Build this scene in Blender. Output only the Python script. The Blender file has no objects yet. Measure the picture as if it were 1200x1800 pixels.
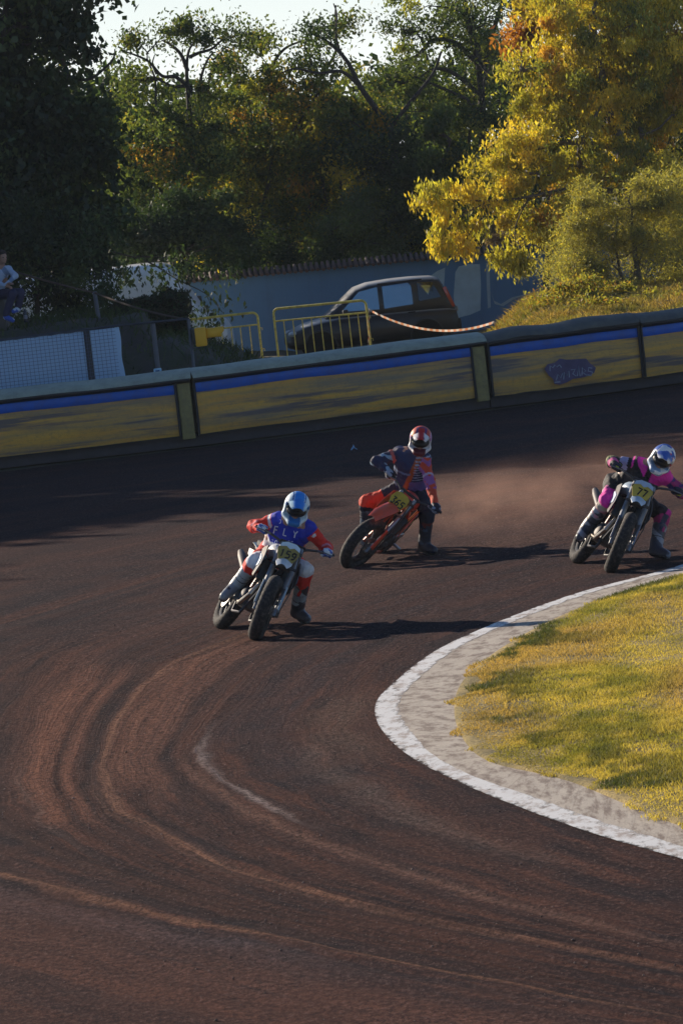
import bpy, bmesh, math, random
import numpy as np
from mathutils import Vector, Matrix, Quaternion
R = math.radians
rng = np.random.default_rng(7)
random.seed(7)
scn = bpy.context.scene
COL = scn.collection

# ------------------------------------------------------------------ camera
FOC, CAMH = 8000.0, 4.5
PITCH, ROLL = math.atan(624/8000.0), R(6.5)
CAM = Vector((0, 0, CAMH))
_F = Vector((0, math.cos(PITCH), -math.sin(PITCH)))
_R0, _U0 = Vector((1, 0, 0)), Vector((0, math.sin(PITCH), math.cos(PITCH)))
_R = _R0*math.cos(ROLL) - _U0*math.sin(ROLL)
_U = _U0*math.cos(ROLL) + _R0*math.sin(ROLL)
cd = bpy.data.cameras.new('camera'); cam = bpy.data.objects.new('camera', cd); COL.objects.link(cam)
cd.sensor_fit = 'HORIZONTAL'; cd.sensor_width = 36; cd.lens = 36*FOC/1200
cd.clip_start = 1; cd.clip_end = 3000
cam.matrix_world = Matrix(((_R.x, _U.x, -_F.x, CAM.x), (_R.y, _U.y, -_F.y, CAM.y), (_R.z, _U.z, -_F.z, CAM.z), (0, 0, 0, 1)))
scn.camera = cam
# ------------------------------------------------------------------ world, sun, exposure
SUN_EL = R(21); SH = Vector((.665, -.747, 0)).normalized()       # SH: the way shadows fall on the ground
w = bpy.data.worlds.new('World'); scn.world = w; w.use_nodes = True
nt = w.node_tree; nt.nodes.clear()
sky = nt.nodes.new('ShaderNodeTexSky'); sky.sky_type = 'NISHITA'; sky.sun_disc = False
sky.sun_elevation = SUN_EL; sky.sun_rotation = math.atan2(-SH.x, -SH.y)
sky.air_density = 1.0; sky.dust_density = .6; sky.ozone_density = 2.5
bg = nt.nodes.new('ShaderNodeBackground'); bg.inputs['Strength'].default_value = .063
wo = nt.nodes.new('ShaderNodeOutputWorld')
tcg = nt.nodes.new('ShaderNodeTexCoord'); sxyz = nt.nodes.new('ShaderNodeSeparateXYZ'); nt.links.new(tcg.outputs['Generated'], sxyz.inputs[0])
mr = nt.nodes.new('ShaderNodeMapRange'); nt.links.new(sxyz.outputs[2], mr.inputs[0]); mr.inputs[1].default_value = 0; mr.inputs[2].default_value = .10
mr.inputs[3].default_value = .9; mr.inputs[4].default_value = 0
mxs = nt.nodes.new('ShaderNodeMix'); mxs.data_type = 'RGBA'; nt.links.new(mr.outputs[0], mxs.inputs[0]); tint = nt.nodes.new('ShaderNodeMix'); tint.data_type = 'RGBA'; tint.blend_type = 'MULTIPLY'; tint.inputs[0].default_value = 1; tint.inputs[7].default_value = (.80, .97, 1.18, 1)
nt.links.new(sky.outputs[0], tint.inputs[6]); nt.links.new(tint.outputs[2], mxs.inputs[6])
mxs.inputs[7].default_value = (13.4, 14.0, 14.1, 1)          # thin white haze low in the sky
nt.links.new(mxs.outputs[2], bg.inputs[0]); nt.links.new(bg.outputs[0], wo.inputs[0])
sd = bpy.data.lights.new('sun', 'SUN'); sun = bpy.data.objects.new('sun', sd); COL.objects.link(sun)
sd.energy = 5.0; sd.angle = R(.5); sd.color = (1.0, .86, .68)
LD = Vector((SH.x*math.cos(SUN_EL), SH.y*math.cos(SUN_EL), -math.sin(SUN_EL)))
sun.rotation_euler = LD.to_track_quat('-Z', 'Y').to_euler(); sun.location = (-40, 60, 40)
vs = scn.view_settings; vs.view_transform = 'Standard'; vs.look = 'None'; vs.gamma = 1; vs.exposure = .46
scn.cycles.max_bounces = 6; scn.cycles.transparent_max_bounces = 12; scn.cycles.volume_bounces = 0
scn.cycles.use_adaptive_sampling = True

def ray(px, py):
    return _F + _R*((px-600)/FOC) + _U*((900-py)/FOC)
def P(px, py, Y):                      # the place seen at photo pixel (px, py), Y metres ahead
    d = ray(px, py); return CAM + d*(Y/d.y)
def G(px, py, z=0.0):                  # the ground seen at photo pixel (px, py)
    d = ray(px, py); return CAM + d*((z-CAMH)/d.z)

# ------------------------------------------------------------------ naming
def tag(o, label=None, cat=None, group=None, kind=None):
    for k, v in (('label', label), ('category', cat), ('group', group), ('kind', kind)):
        if v: o[k] = v
    return o
def empty(name, label, cat, loc=(0, 0, 0), rot=None, group=None):
    o = bpy.data.objects.new(name, None); COL.objects.link(o); o.empty_display_size = .2
    M = Matrix.Translation(Vector(loc)) @ (rot if rot else Matrix.Identity(4))
    o.matrix_world = M; o['_'] = 0; del o['_']
    ROOTM[o.name] = M
    return tag(o, label, cat, group)
ROOTM = {}

# ------------------------------------------------------------------ mesh builder
def np_mesh(name, co, faces, smooth=True, colors=None, uv=None):
    """co (N,3); faces (M,k) int array; colors (N,3)"""
    me = bpy.data.meshes.new(name)
    co = np.asarray(co, np.float32); faces = np.asarray(faces, np.int32)
    n, k = faces.shape
    me.vertices.add(len(co)); me.vertices.foreach_set('co', co.ravel())
    me.loops.add(n*k); me.loops.foreach_set('vertex_index', faces.ravel())
    me.polygons.add(n)
    me.polygons.foreach_set('loop_start', np.arange(0, n*k, k, dtype=np.int32))
    me.polygons.foreach_set('loop_total', np.full(n, k, np.int32))
    me.update(calc_edges=True); me.validate()
    if smooth: me.polygons.foreach_set('use_smooth', np.ones(len(me.polygons), bool))
    if colors is not None:
        ca = me.color_attributes.new('Col', 'FLOAT_COLOR', 'POINT')
        c4 = np.ones((len(co), 4), np.float32); c4[:, :3] = colors
        ca.data.foreach_set('color', c4.ravel())
    if uv is not None:
        l = me.uv_layers.new(name='UVMap')
        uvv = np.asarray(uv, np.float32)[faces.ravel()]
        l.data.foreach_set('uv', uvv.ravel())
    return me
def link(name, me, mat, parent=None, world=True, kind=None):
    o = bpy.data.objects.new(name, me); COL.objects.link(o)
    if mat:
        for m in (mat if isinstance(mat, (list, tuple)) else [mat]): me.materials.append(m)
    if parent is not None:
        o.parent = parent
        if world and parent.name in ROOTM:
            me.transform(ROOTM[parent.name].inverted())
        if parent.name not in ROOTM: ROOTM[name] = None
    if kind: o['kind'] = kind
    return o

class MB:
    def __init__(s, M=None): s.v = []; s.f = []; s.M = M or Matrix.Identity(4)
    def add(s, vs, fs):
        b = len(s.v); s.v += [tuple(s.M @ Vector(v)) for v in vs]; s.f += [tuple(i+b for i in f) for f in fs]
    def box(s, c, size, bev=0.0, rot=None, taper=1.0):
        hx, hy, hz = size[0]/2, size[1]/2, size[2]/2
        M = Matrix.Translation(Vector(c)) @ (rot.to_4x4() if rot else Matrix.Identity(4))
        if bev <= 0:
            vs = [(x*hx*(taper if z > 0 else 1), y*hy*(taper if z > 0 else 1), z*hz) for x in (-1, 1) for y in (-1, 1) for z in (-1, 1)]
            fs = [(0, 1, 3, 2), (4, 6, 7, 5), (0, 4, 5, 1), (2, 3, 7, 6), (0, 2, 6, 4), (1, 5, 7, 3)]
            s.add([M @ Vector(v) for v in vs], fs); return
        bm = bmesh.new(); bmesh.ops.create_cube(bm, size=1)
        for v in bm.verts: v.co = Vector((v.co.x*2*hx, v.co.y*2*hy, v.co.z*2*hz)) if v.co.z < 0 else Vector((v.co.x*2*hx*taper, v.co.y*2*hy*taper, v.co.z*2*hz))
        bmesh.ops.bevel(bm, geom=list(bm.edges), offset=bev, segments=2, profile=.6, affect='EDGES')
        bm.verts.index_update()
        s.add([M @ v.co for v in bm.verts], [[v.index for v in f.verts] for f in bm.faces]); bm.free()
    def tube(s, pts, r, n=8, cap=True, flat=None):
        pts = [Vector(p) for p in pts]; k = len(pts)
        rs = r if isinstance(r, (list, tuple, np.ndarray)) else [r]*k
        t0 = (pts[1]-pts[0]).normalized()
        a = t0.orthogonal().normalized() if flat is None else (Vector(flat)-t0*Vector(flat).dot(t0)).normalized()
        vs, fs = [], []
        for i, p in enumerate(pts):
            t = (pts[min(i+1, k-1)]-pts[max(i-1, 0)]).normalized()
            a = (a - t*a.dot(t)).normalized(); b = t.cross(a)
            ra, rb = rs[i] if isinstance(rs[i], (tuple, list)) else (rs[i], rs[i])
            for j in range(n):
                an = 2*math.pi*j/n; vs.append(p + a*math.cos(an)*ra + b*math.sin(an)*rb)
        for i in range(k-1):
            for j in range(n):
                j2 = (j+1) % n; fs.append((i*n+j, i*n+j2, (i+1)*n+j2, (i+1)*n+j))
        if cap: fs.append(tuple(range(n-1, -1, -1))); fs.append(tuple((k-1)*n+j for j in range(n)))
        s.add(vs, fs)
    def lathe(s, prof, n=24, M=None, closed=False):
        """prof [(radius, height)] about local z"""
        M = M or Matrix.Identity(4); vs, fs = [], []; k = len(prof)
        for (r, h) in prof:
            for j in range(n):
                an = 2*math.pi*j/n; vs.append(M @ Vector((r*math.cos(an), r*math.sin(an), h)))
        for i in range(k if closed else k-1):
            i2 = (i+1) % k
            for j in range(n):
                j2 = (j+1) % n; fs.append((i*n+j, i*n+j2, i2*n+j2, i2*n+j))
        s.add(vs, fs)
    def loft(s, rings, cap=True, closed=True):
        n = len(rings[0]); vs = [p for r_ in rings for p in r_]; fs = []
        for i in range(len(rings)-1):
            for j in range(n if closed else n-1):
                j2 = (j+1) % n; fs.append((i*n+j, i*n+j2, (i+1)*n+j2, (i+1)*n+j))
        if cap: fs.append(tuple(range(n-1, -1, -1))); b = (len(rings)-1)*n; fs.append(tuple(b+j for j in range(n)))
        s.add(vs, fs)
    def prism(s, poly, t, M=None):
        """polygon in local xy, thickness t along z"""
        M = M or Matrix.Identity(4); n = len(poly)
        vs = [M @ Vector((x, y, -t/2)) for x, y in poly] + [M @ Vector((x, y, t/2)) for x, y in poly]
        fs = [tuple(range(n-1, -1, -1)), tuple(range(n, 2*n))] + [(i, (i+1) % n, n+(i+1) % n, n+i) for i in range(n)]
        s.add(vs, fs)
    def ell(s, c, r, n=16, m=10, rot=None):
        M = Matrix.Translation(Vector(c)) @ (rot.to_4x4() if rot else Matrix.Identity(4)); vs, fs = [], []
        for i in range(m+1):
            th = math.pi*i/m
            for j in range(n):
                ph = 2*math.pi*j/n
                vs.append(M @ Vector((r[0]*math.sin(th)*math.cos(ph), r[1]*math.sin(th)*math.sin(ph), r[2]*math.cos(th))))
        for i in range(m):
            for j in range(n): j2 = (j+1) % n; fs.append((i*n+j, (i+1)*n+j, (i+1)*n+j2, i*n+j2))
        s.add(vs, fs)
    def build(s, name, mat, parent=None, smooth=True, world=True, kind=None, autosm=35):
        me = bpy.data.meshes.new(name); me.from_pydata(s.v, [], s.f); me.validate(); me.update()
        bm = bmesh.new(); bm.from_mesh(me)
        bmesh.ops.remove_doubles(bm, verts=bm.verts, dist=1e-5)
        bmesh.ops.recalc_face_normals(bm, faces=bm.faces)
        if smooth:
            ca = R(autosm)
            for f in bm.faces: f.smooth = True
            for e in bm.edges:
                if len(e.link_faces) == 2 and e.calc_face_angle(0) > ca: e.smooth = False
        bm.to_mesh(me); bm.free()
        return link(name, me, mat, parent, world, kind)

# ------------------------------------------------------------------ materials
def newmat(name):
    m = bpy.data.materials.new(name); m.use_nodes = True; n = m.node_tree
    b = n.nodes['Principled BSDF']; return m, n, b
def N(n, t, **kw):
    x = n.nodes.new(t)
    for k, v in kw.items(): setattr(x, k, v)
    return x
def mixc(n, fac, a, b, blend='MIX'):
    m = N(n, 'ShaderNodeMix', data_type='RGBA', blend_type=blend)
    for sock, val in ((m.inputs[0], fac), (m.inputs[6], a), (m.inputs[7], b)):
        if isinstance(val, (int, float)): sock.default_value = val
        elif isinstance(val, (tuple, list)): sock.default_value = (*val, 1)[:4]
        else: n.links.new(val, sock)
    return m.outputs[2]
def noise(n, vec, scale, detail=4, rough=.6, dist=0.0, out=0):
    t = N(n, 'ShaderNodeTexNoise'); t.inputs['Scale'].default_value = scale; t.inputs['Detail'].default_value = detail
    t.inputs['Roughness'].default_value = rough; t.inputs['Distortion'].default_value = dist
    if vec is not None: n.links.new(vec, t.inputs['Vector'])
    return t.outputs[out]
def ramp(n, fac, stops, interp='LINEAR'):
    r = N(n, 'ShaderNodeValToRGB'); n.links.new(fac, r.inputs[0]); e = r.color_ramp.elements; r.color_ramp.interpolation = interp
    while len(e) < len(stops): e.new(.5)
    for el, (p, c) in zip(e, sorted(stops, key=lambda s_: s_[0])):
        el.position = p; el.color = (c, c, c, 1) if isinstance(c, (int, float)) else (*c, 1)
    return r.outputs[0]
def mapping(n, vec, scale=(1, 1, 1), rot=(0, 0, 0), loc=(0, 0, 0)):
    m = N(n, 'ShaderNodeMapping'); n.links.new(vec, m.inputs[0]); m.inputs['Scale'].default_value = scale
    m.inputs['Rotation'].default_value = rot; m.inputs['Location'].default_value = loc; return m.outputs[0]
def bump(n, b, h, strength=.3, dist=.01):
    u = N(n, 'ShaderNodeBump'); u.inputs['Strength'].default_value = strength; u.inputs['Distance'].default_value = dist
    n.links.new(h, u.inputs['Height']); n.links.new(u.outputs[0], b.inputs['Normal'])
def mat(name, col, rough=.55, metal=0, var=.25, scale=6, bmp=0.0, bscale=60, coat=0, spec=.5, dirt=None, dirtamt=.3):
    m, n, b = newmat(name); tc = N(n, 'ShaderNodeTexCoord').outputs['Object']
    c = mixc(n, noise(n, tc, scale), tuple(x*(1-var) for x in col), tuple(min(1, x*(1+var)) for x in col))
    if dirt:
        f = ramp(n, noise(n, tc, scale*1.7, 6, .7), [(.45, 0.0), (.75, dirtamt)])
        c = mixc(n, f, c, dirt)
    n.links.new(c, b.inputs['Base Color'])
    b.inputs['Roughness'].default_value = rough; b.inputs['Metallic'].default_value = metal
    b.inputs['Coat Weight'].default_value = coat; b.inputs['Specular IOR Level'].default_value = spec
    if bmp: bump(n, b, noise(n, tc, bscale, 5), bmp)
    return m
DIRT = (.16, .095, .07)
def vmat(name, rough=.75, bmp=.25, bscale=70, sheen=0, spec=.3, dirt=.35, coat=0):
    """cloth or lacquer coloured by the mesh's own colour attribute, with dust"""
    m, n, b = newmat(name); tc = N(n, 'ShaderNodeTexCoord').outputs['Object']
    a = N(n, 'ShaderNodeVertexColor', layer_name='Col').outputs[0]
    c = mixc(n, ramp(n, noise(n, tc, 9, 6, .7), [(.4, 0.0), (.8, dirt)]), a, DIRT)
    n.links.new(c, b.inputs['Base Color']); b.inputs['Roughness'].default_value = rough
    b.inputs['Specular IOR Level'].default_value = spec; b.inputs['Coat Weight'].default_value = coat
    if bmp:
        ad = N(n, 'ShaderNodeMath', operation='MULTIPLY_ADD'); n.links.new(noise(n, mapping(n, tc, (1, 1, .55)), 17, 5, .55, 1.6), ad.inputs[0]); ad.inputs[1].default_value = 5.0; n.links.new(noise(n, tc, bscale, 5), ad.inputs[2])
        bump(n, b, ad.outputs[0], bmp*2.4, .004)
    return m
# ================================================================== THE SETTING: ground, track, kerb, infield
def catmull(pts, m):
    """pts (K,2or3) -> K-1 spans with m samples each, end included"""
    p = np.asarray(pts, float); p = np.vstack([2*p[0]-p[1], p, 2*p[-1]-p[-2]]); out = []
    for i in range(1, len(p)-2):
        t = np.linspace(0, 1, m, endpoint=False)[:, None]
        a, b_, c, d = p[i-1], p[i], p[i+1], p[i+2]
        out.append(.5*((2*b_)+(-a+c)*t+(2*a-5*b_+4*c-d)*t*t+(-a+3*b_-3*c+d)*t**3))
    out.append(p[-2][None]); return np.vstack(out)
FLOW = [
 [(1500,900),(1200,995),(1000,1050),(800,1130),(700,1200),(665,1250),(700,1310),(800,1370),(1000,1450),(1200,1510),(1500,1590)],
 [(1500,850),(1200,935),(900,1010),(640,1090),(470,1180),(362,1298),(380,1350),(455,1415),(583,1473),(900,1575),(1500,1720)],
 [(1500,835),(1200,905),(800,985),(408,1123),(262,1199),(187,1330),(204,1403),(268,1456),(443,1532),(700,1602),(1500,1760)],
 [(1500,820),(1200,875),(800,940),(250,1110),(110,1210),(38,1350),(64,1421),(117,1473),(300,1550),(600,1628),(1500,1810)],
 [(1500,795),(1200,835),(700,905),(0,1100),(-200,1220),(-290,1370),(-230,1450),(0,1535),(300,1610),(600,1670),(1500,1850)],
 [(1500,740),(1200,785),(600,870),(-200,1030),(-600,1180),(-800,1400),(-700,1520),(-400,1640),(0,1740),(600,1860),(1500,2020)],
 [(1500,630),(1200,674),(600,755),(-500,900),(-1200,1100),(-1500,1450),(-1400,1750),(-1000,1950),(-300,2150),(600,2350),(1500,2600)]]
flow = np.array([catmull([tuple(G(*q))[:2] for q in L], 26) for L in FLOW])       # (7, nu, 2)
nu = flow.shape[1]
grid = np.array([catmull(flow[:, i], 12) for i in range(nu)])                      # (nu, nv, 2)
nv = grid.shape[1]
gridf = np.array([catmull(flow[:, i], 44) for i in range(nu)]); nv_old, nv = nv, gridf.shape[1]
co = np.zeros((nu*nv, 3)); co[:, :2] = gridf.reshape(-1, 2)
uu, vv = np.meshgrid(np.linspace(0, 10, nu), np.linspace(0, 6, nv), indexing='ij')
def vn_(x, y, seed):
    xi = np.floor(x).astype(int); yi = np.floor(y).astype(int); fx, fy = x-xi, y-yi; fx = fx*fx*(3-2*fx); fy = fy*fy*(3-2*fy)
    def h(a, b_): v_ = np.sin(a*127.1+b_*311.7+seed*74.7)*43758.5453; return v_-np.floor(v_)
    return (h(xi, yi)*(1-fx)+h(xi+1, yi)*fx)*(1-fy)+(h(xi, yi+1)*(1-fx)+h(xi+1, yi+1)*fx)*fy
wv = vv + .3*(vn_(uu*1.1, vv*1.3, 1)-.5); rut = .014*vn_(uu*1.3, wv*7, 2)+.004*vn_(uu*3, wv*17, 3)+.010*vn_(uu*22, vv*9, 4)*vn_(uu*6, vv*2, 5)
for c__, a__ in ((1.0, .010), (2.0, .014), (2.15, -.008), (2.8, .010), (4.0, .016), (4.12, -.010), (3.4, .008)): rut += a__*np.exp(-((wv-c__)/.05)**2)*vn_(uu*2, vv*0+c__, 6)
co[:, 2] = ((rut-.016)*np.clip((vv-.06)/.25, 0, 1)).ravel()
idx = np.arange(nu*nv).reshape(nu, nv)
q = np.stack([idx[:-1, :-1], idx[1:, :-1], idx[1:, 1:], idx[:-1, 1:]], -1).reshape(-1, 4)
fl = np.cross(co[q[0, 1]]-co[q[0, 0]], co[q[0, 3]]-co[q[0, 0]])[2]
if fl < 0: q = q[:, ::-1]

def track_material():
    m, n, b = newmat('track dirt'); L = n.links
    uv = N(n, 'ShaderNodeUVMap', uv_map='UVMap').outputs[0]; ob = N(n, 'ShaderNodeTexCoord').outputs['Object']
    wob = noise(n, mapping(n, uv, (1.2, 1.5, 1)), 1.0, 3)
    sep = N(n, 'ShaderNodeSeparateXYZ'); L.new(uv, sep.inputs[0])
    def math_(op, a, b_=None, c=None):
        x = N(n, 'ShaderNodeMath', operation=op)
        for i, v in enumerate((a, b_, c)):
            if v is None: continue
            if isinstance(v, (int, float)): x.inputs[i].default_value = v
            else: L.new(v, x.inputs[i])
        return x.outputs[0]
    v = math_('MULTIPLY_ADD', math_('SUBTRACT', wob, .5), .35, sep.outputs[1]); u = sep.outputs[0]
    def peak(c, wd):   # narrow band round v = c
        x = math_('DIVIDE', math_('SUBTRACT', v, c), wd); return math_('POWER', 2.718, math_('MULTIPLY', math_('MULTIPLY', x, x), -1.0))
    def urange(a, b_, s=.4):
        m1 = N(n, 'ShaderNodeMapRange', interpolation_type='SMOOTHSTEP'); L.new(u, m1.inputs[0]); m1.inputs[1].default_value = a-s; m1.inputs[2].default_value = a+s
        m2 = N(n, 'ShaderNodeMapRange', interpolation_type='SMOOTHSTEP'); L.new(u, m2.inputs[0]); m2.inputs[1].default_value = b_-s; m2.inputs[2].default_value = b_+s
        return math_('SUBTRACT', m1.outputs[0], m2.outputs[0])
    comb = N(n, 'ShaderNodeCombineXYZ'); L.new(u, comb.inputs[0]); L.new(v, comb.inputs[1])
    st1 = noise(n, mapping(n, comb.outputs[0], (.8, 6.5, 1)), 1.0, 9, .60)
    st2 = noise(n, mapping(n, comb.outputs[0], (1.6, 30, 1), loc=(3, 1, 0)), 1.0, 6, .7)
    st3 = noise(n, mapping(n, comb.outputs[0], (.5, 2.4, 1), loc=(9, 4, 0)), 1.0, 4, .6)
    blot = noise(n, ob, 1.3, 5, .6)
    grain = noise(n, mapping(n, ob, (1, .4, 1)), 34, 7, .85); grain2 = noise(n, ob, 14, 5, .75)
    c = mixc(n, ramp(n, st3, [(.36, 0.0), (.58, 1.0)]), (.034, .028, .034), (.098, .046, .037))
    c = mixc(n, ramp(n, st1, [(.52, 0.0), (.64, .8)]), c, (.165, .068, .046))
    c = mixc(n, ramp(n, st1, [(.34, .9), (.46, 0.0)]), c, (.016, .013, .018))
    c = mixc(n, ramp(n, st2, [(.58, 0.0), (.76, .30)]), c, (.135, .078, .066))
    c = mixc(n, ramp(n, st2, [(.28, .35), (.42, 0.0)]), c, (.016, .013, .018))
    brk = ramp(n, noise(n, mapping(n, comb.outputs[0], (1.4, 22, 1), loc=(5, 7, 0)), 1.0, 6, .65), [(.34, .35), (.58, 1.0)])
    def band(c_, wd, ua, ub, colr, amt, s=.4):
        nonlocal c
        f = math_('MULTIPLY', math_('MULTIPLY', peak(c_, wd), urange(ua, ub, s)), math_('MULTIPLY', brk, amt))
        c = mixc(n, f, c, colr)
    band(1.0, .035, 4.9, 7.6, (.46, .36, .33), .95, .3)
    band(1.15, .06, 5.6, 9.6, (.30, .16, .115), .8)
    band(1.5, .14, 3.2, 6.3, (.27, .125, .085), .9)
    band(1.78, .17, 2.9, 5.8, (.31, .14, .09), .95)
    band(2.02, .05, 2.6, 9.7, (.36, .18, .115), 1.0)
    band(2.15, .05, 5.6, 9.4, (.25, .14, .1), .55)
    band(2.48, .13, 3.6, 6.8, (.30, .13, .085), .9)
    band(2.86, .17, 3.6, 6.6, (.34, .145, .09), 1.0)
    band(2.65, .05, 3.2, 7.4, (.022, .017, .020), .6)
    band(2.25, .09, 3.0, 7.2, (.026, .020, .024), .65)
    band(1.30, .08, 3.4, 7.8, (.024, .019, .024), .65)
    band(3.25, .10, 4.2, 8.4, (.024, .018, .022), .7)
    band(3.02, .03, 5.2, 7.2, (.3, .19, .15), .6)
    band(3.4, .05, 5.5, 8.6, (.20, .11, .08), .35)
    band(4.0, .035, 5.6, 9.8, (.34, .165, .10), 1.0)
    band(4.25, .12, 5.6, 9.0, (.13, .105, .12), .6)
    band(4.6, .25, 6.6, 9.8, (.20, .09, .065), .7)
    band(.45, .10, 5.6, 8.6, (.25, .18, .15), .5)
    band(.22, .16, 4.4, 6.2, (.24, .16, .12), .55)
    band(.85, .16, 2.0, 5.4, (.052, .040, .047), .85)
    band(.60, .12, 3.6, 6.6, (.060, .046, .054), .7)
    band(2.2, .3, .6, 2.6, (.30, .155, .10), .8)
    band(2.9, .5, 1.3, 2.8, (.20, .12, .10), .6)
    c = mixc(n, math_('MULTIPLY', urange(-2, 3.1, .7), math_('MULTIPLY', brk, .5)), c, (.048, .040, .047))
    c = mixc(n, ramp(n, grain, [(.38, .9), (.52, 0.0)]), c, (.020, .015, .017))
    c = mixc(n, ramp(n, grain, [(.52, 0.0), (.66, .85)]), c, (.215, .145, .13))
    c = mixc(n, ramp(n, grain2, [(.40, .6), (.55, 0.0)]), c, (.024, .018, .021))
    c = mixc(n, ramp(n, blot, [(.42, 0.0), (.7, .35)]), c, (.11, .052, .04))
    L.new(c, b.inputs['Base Color']); b.inputs['Roughness'].default_value = 1; b.inputs['Specular IOR Level'].default_value = .04
    h = math_('ADD', math_('MULTIPLY', grain, .5), math_('ADD', math_('MULTIPLY', st2, .8), math_('MULTIPLY', grain2, .8)))
    bump(n, b, h, .8, .06)
    return m
me = np_mesh('track', co, q, uv=np.stack([uu.ravel(), vv.ravel()], 1))
link('track', me, track_material(), kind='structure')

# base ground to the horizon
m, n, b = newmat('earth and litter'); ob = N(n, 'ShaderNodeTexCoord').outputs['Object']
c = mixc(n, ramp(n, noise(n, ob, .35, 6, .7), [(.4, 0.0), (.62, 1.0)]), (.075, .055, .045), (.06, .07, .03))
c = mixc(n, ramp(n, noise(n, ob, 8, 6, .75), [(.5, 0.0), (.7, .6)]), c, (.13, .10, .06))
n.links.new(c, b.inputs['Base Color']); b.inputs['Roughness'].default_value = .95; bump(n, b, noise(n, ob, 6, 6), .5, .05)
M_EARTH = m
mb = MB(); mb.add([(-900, -60, -.02), (900, -60, -.02), (900, 2200, -.02), (-900, 2200, -.02)], [(0, 1, 2, 3)])
mb.build('ground', M_EARTH, kind='structure')

# ---- kerb: concrete strip between the painted line and the grass
edge_in = catmull([tuple(G(*p_))[:2] for p_ in
  [(1500,935),(1200,1018),(1040,1068),(905,1132),(815,1200),(794,1255),(812,1312),(862,1350),(1000,1385),(1190,1462),(1500,1560)]], 26)
edge_out = flow[0]
def strip(e0, e1, m_, z0, z1, jit0=0, jit1=0, seed=0):
    rs = np.random.default_rng(seed); k = len(e0); g = np.zeros((k, m_+1, 3))
    a = rs.normal(0, 1, k); a = np.convolve(a, np.ones(9)/5, 'same'); c_ = rs.normal(0, 1, k); c_ = np.convolve(c_, np.ones(9)/5, 'same')
    for j in range(m_+1):
        t = j/m_; t_ = np.clip(t + (jit0*a*(1-t)) + jit1*c_*t, -.3, 1.3)[:, None]
        g[:, j, :2] = e0*(1-t_)+e1*t_; g[:, j, 2] = z0*(1-t)+z1*t
    ix = np.arange(k*(m_+1)).reshape(k, m_+1)
    f = np.stack([ix[:-1, :-1], ix[1:, :-1], ix[1:, 1:], ix[:-1, 1:]], -1).reshape(-1, 4)
    s_, t_ = np.meshgrid(np.linspace(0, 10, k), np.linspace(0, 1, m_+1), indexing='ij')
    p_ = g.reshape(-1, 3)
    if np.cross(p_[f[0, 1]]-p_[f[0, 0]], p_[f[0, 3]]-p_[f[0, 0]])[2] < 0: f = f[:, ::-1]
    return p_, f, np.stack([s_.ravel(), t_.ravel()], 1)
def offs(e, d):         # shift a curve sideways by d metres towards the infield
    t = np.gradient(e, axis=0); t /= np.linalg.norm(t, axis=1)[:, None]; nn = np.stack([-t[:, 1], t[:, 0]], 1)
    if (nn[len(e)//2] @ (edge_in[len(edge_in)//2]-e[len(e)//2])) < 0: nn = -nn
    return e + nn*d
def dens(e, k=3):
    return catmull(e, k)
def kerb_mat():
    m, n, b = newmat('kerb concrete'); uv = N(n, 'ShaderNodeUVMap', uv_map='UVMap').outputs[0]; ob = N(n, 'ShaderNodeTexCoord').outputs['Object']
    c = mixc(n, noise(n, ob, 3, 6, .7), (.34, .29, .24), (.54, .48, .41))
    c = mixc(n, ramp(n, noise(n, mapping(n, uv, (9, 4.5, 1)), 1.0, 9, .70), [(.46, 0.0), (.60, .85)]), c, (.15, .105, .085))
    c = mixc(n, ramp(n, noise(n, ob, 26, 6, .8), [(.30, .7), (.44, 0.0)]), c, (.09, .065, .055))
    w_ = N(n, 'ShaderNodeTexWave'); n.links.new(mapping(n, uv, (2.2, 0, 0)), w_.inputs[0]); w_.inputs['Scale'].default_value = .5; w_.inputs['Distortion'].default_value = 1.2
    c = mixc(n, ramp(n, w_.outputs[1], [(0.0, .3), (.008, 0.0)]), c, (.16, .12, .10))
    n.links.new(c, b.inputs['Base Color']); b.inputs['Roughness'].default_value = .9; bump(n, b, noise(n, ob, 20, 7, .75), .5, .02); return m
p_, f_, uv_ = strip(dens(edge_out), offs(dens(edge_in), .10), 8, .006, .040, 0, .015, 3)
link('kerb', np_mesh('kerb', p_, f_, uv=uv_), kerb_mat(), kind='structure')
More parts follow.
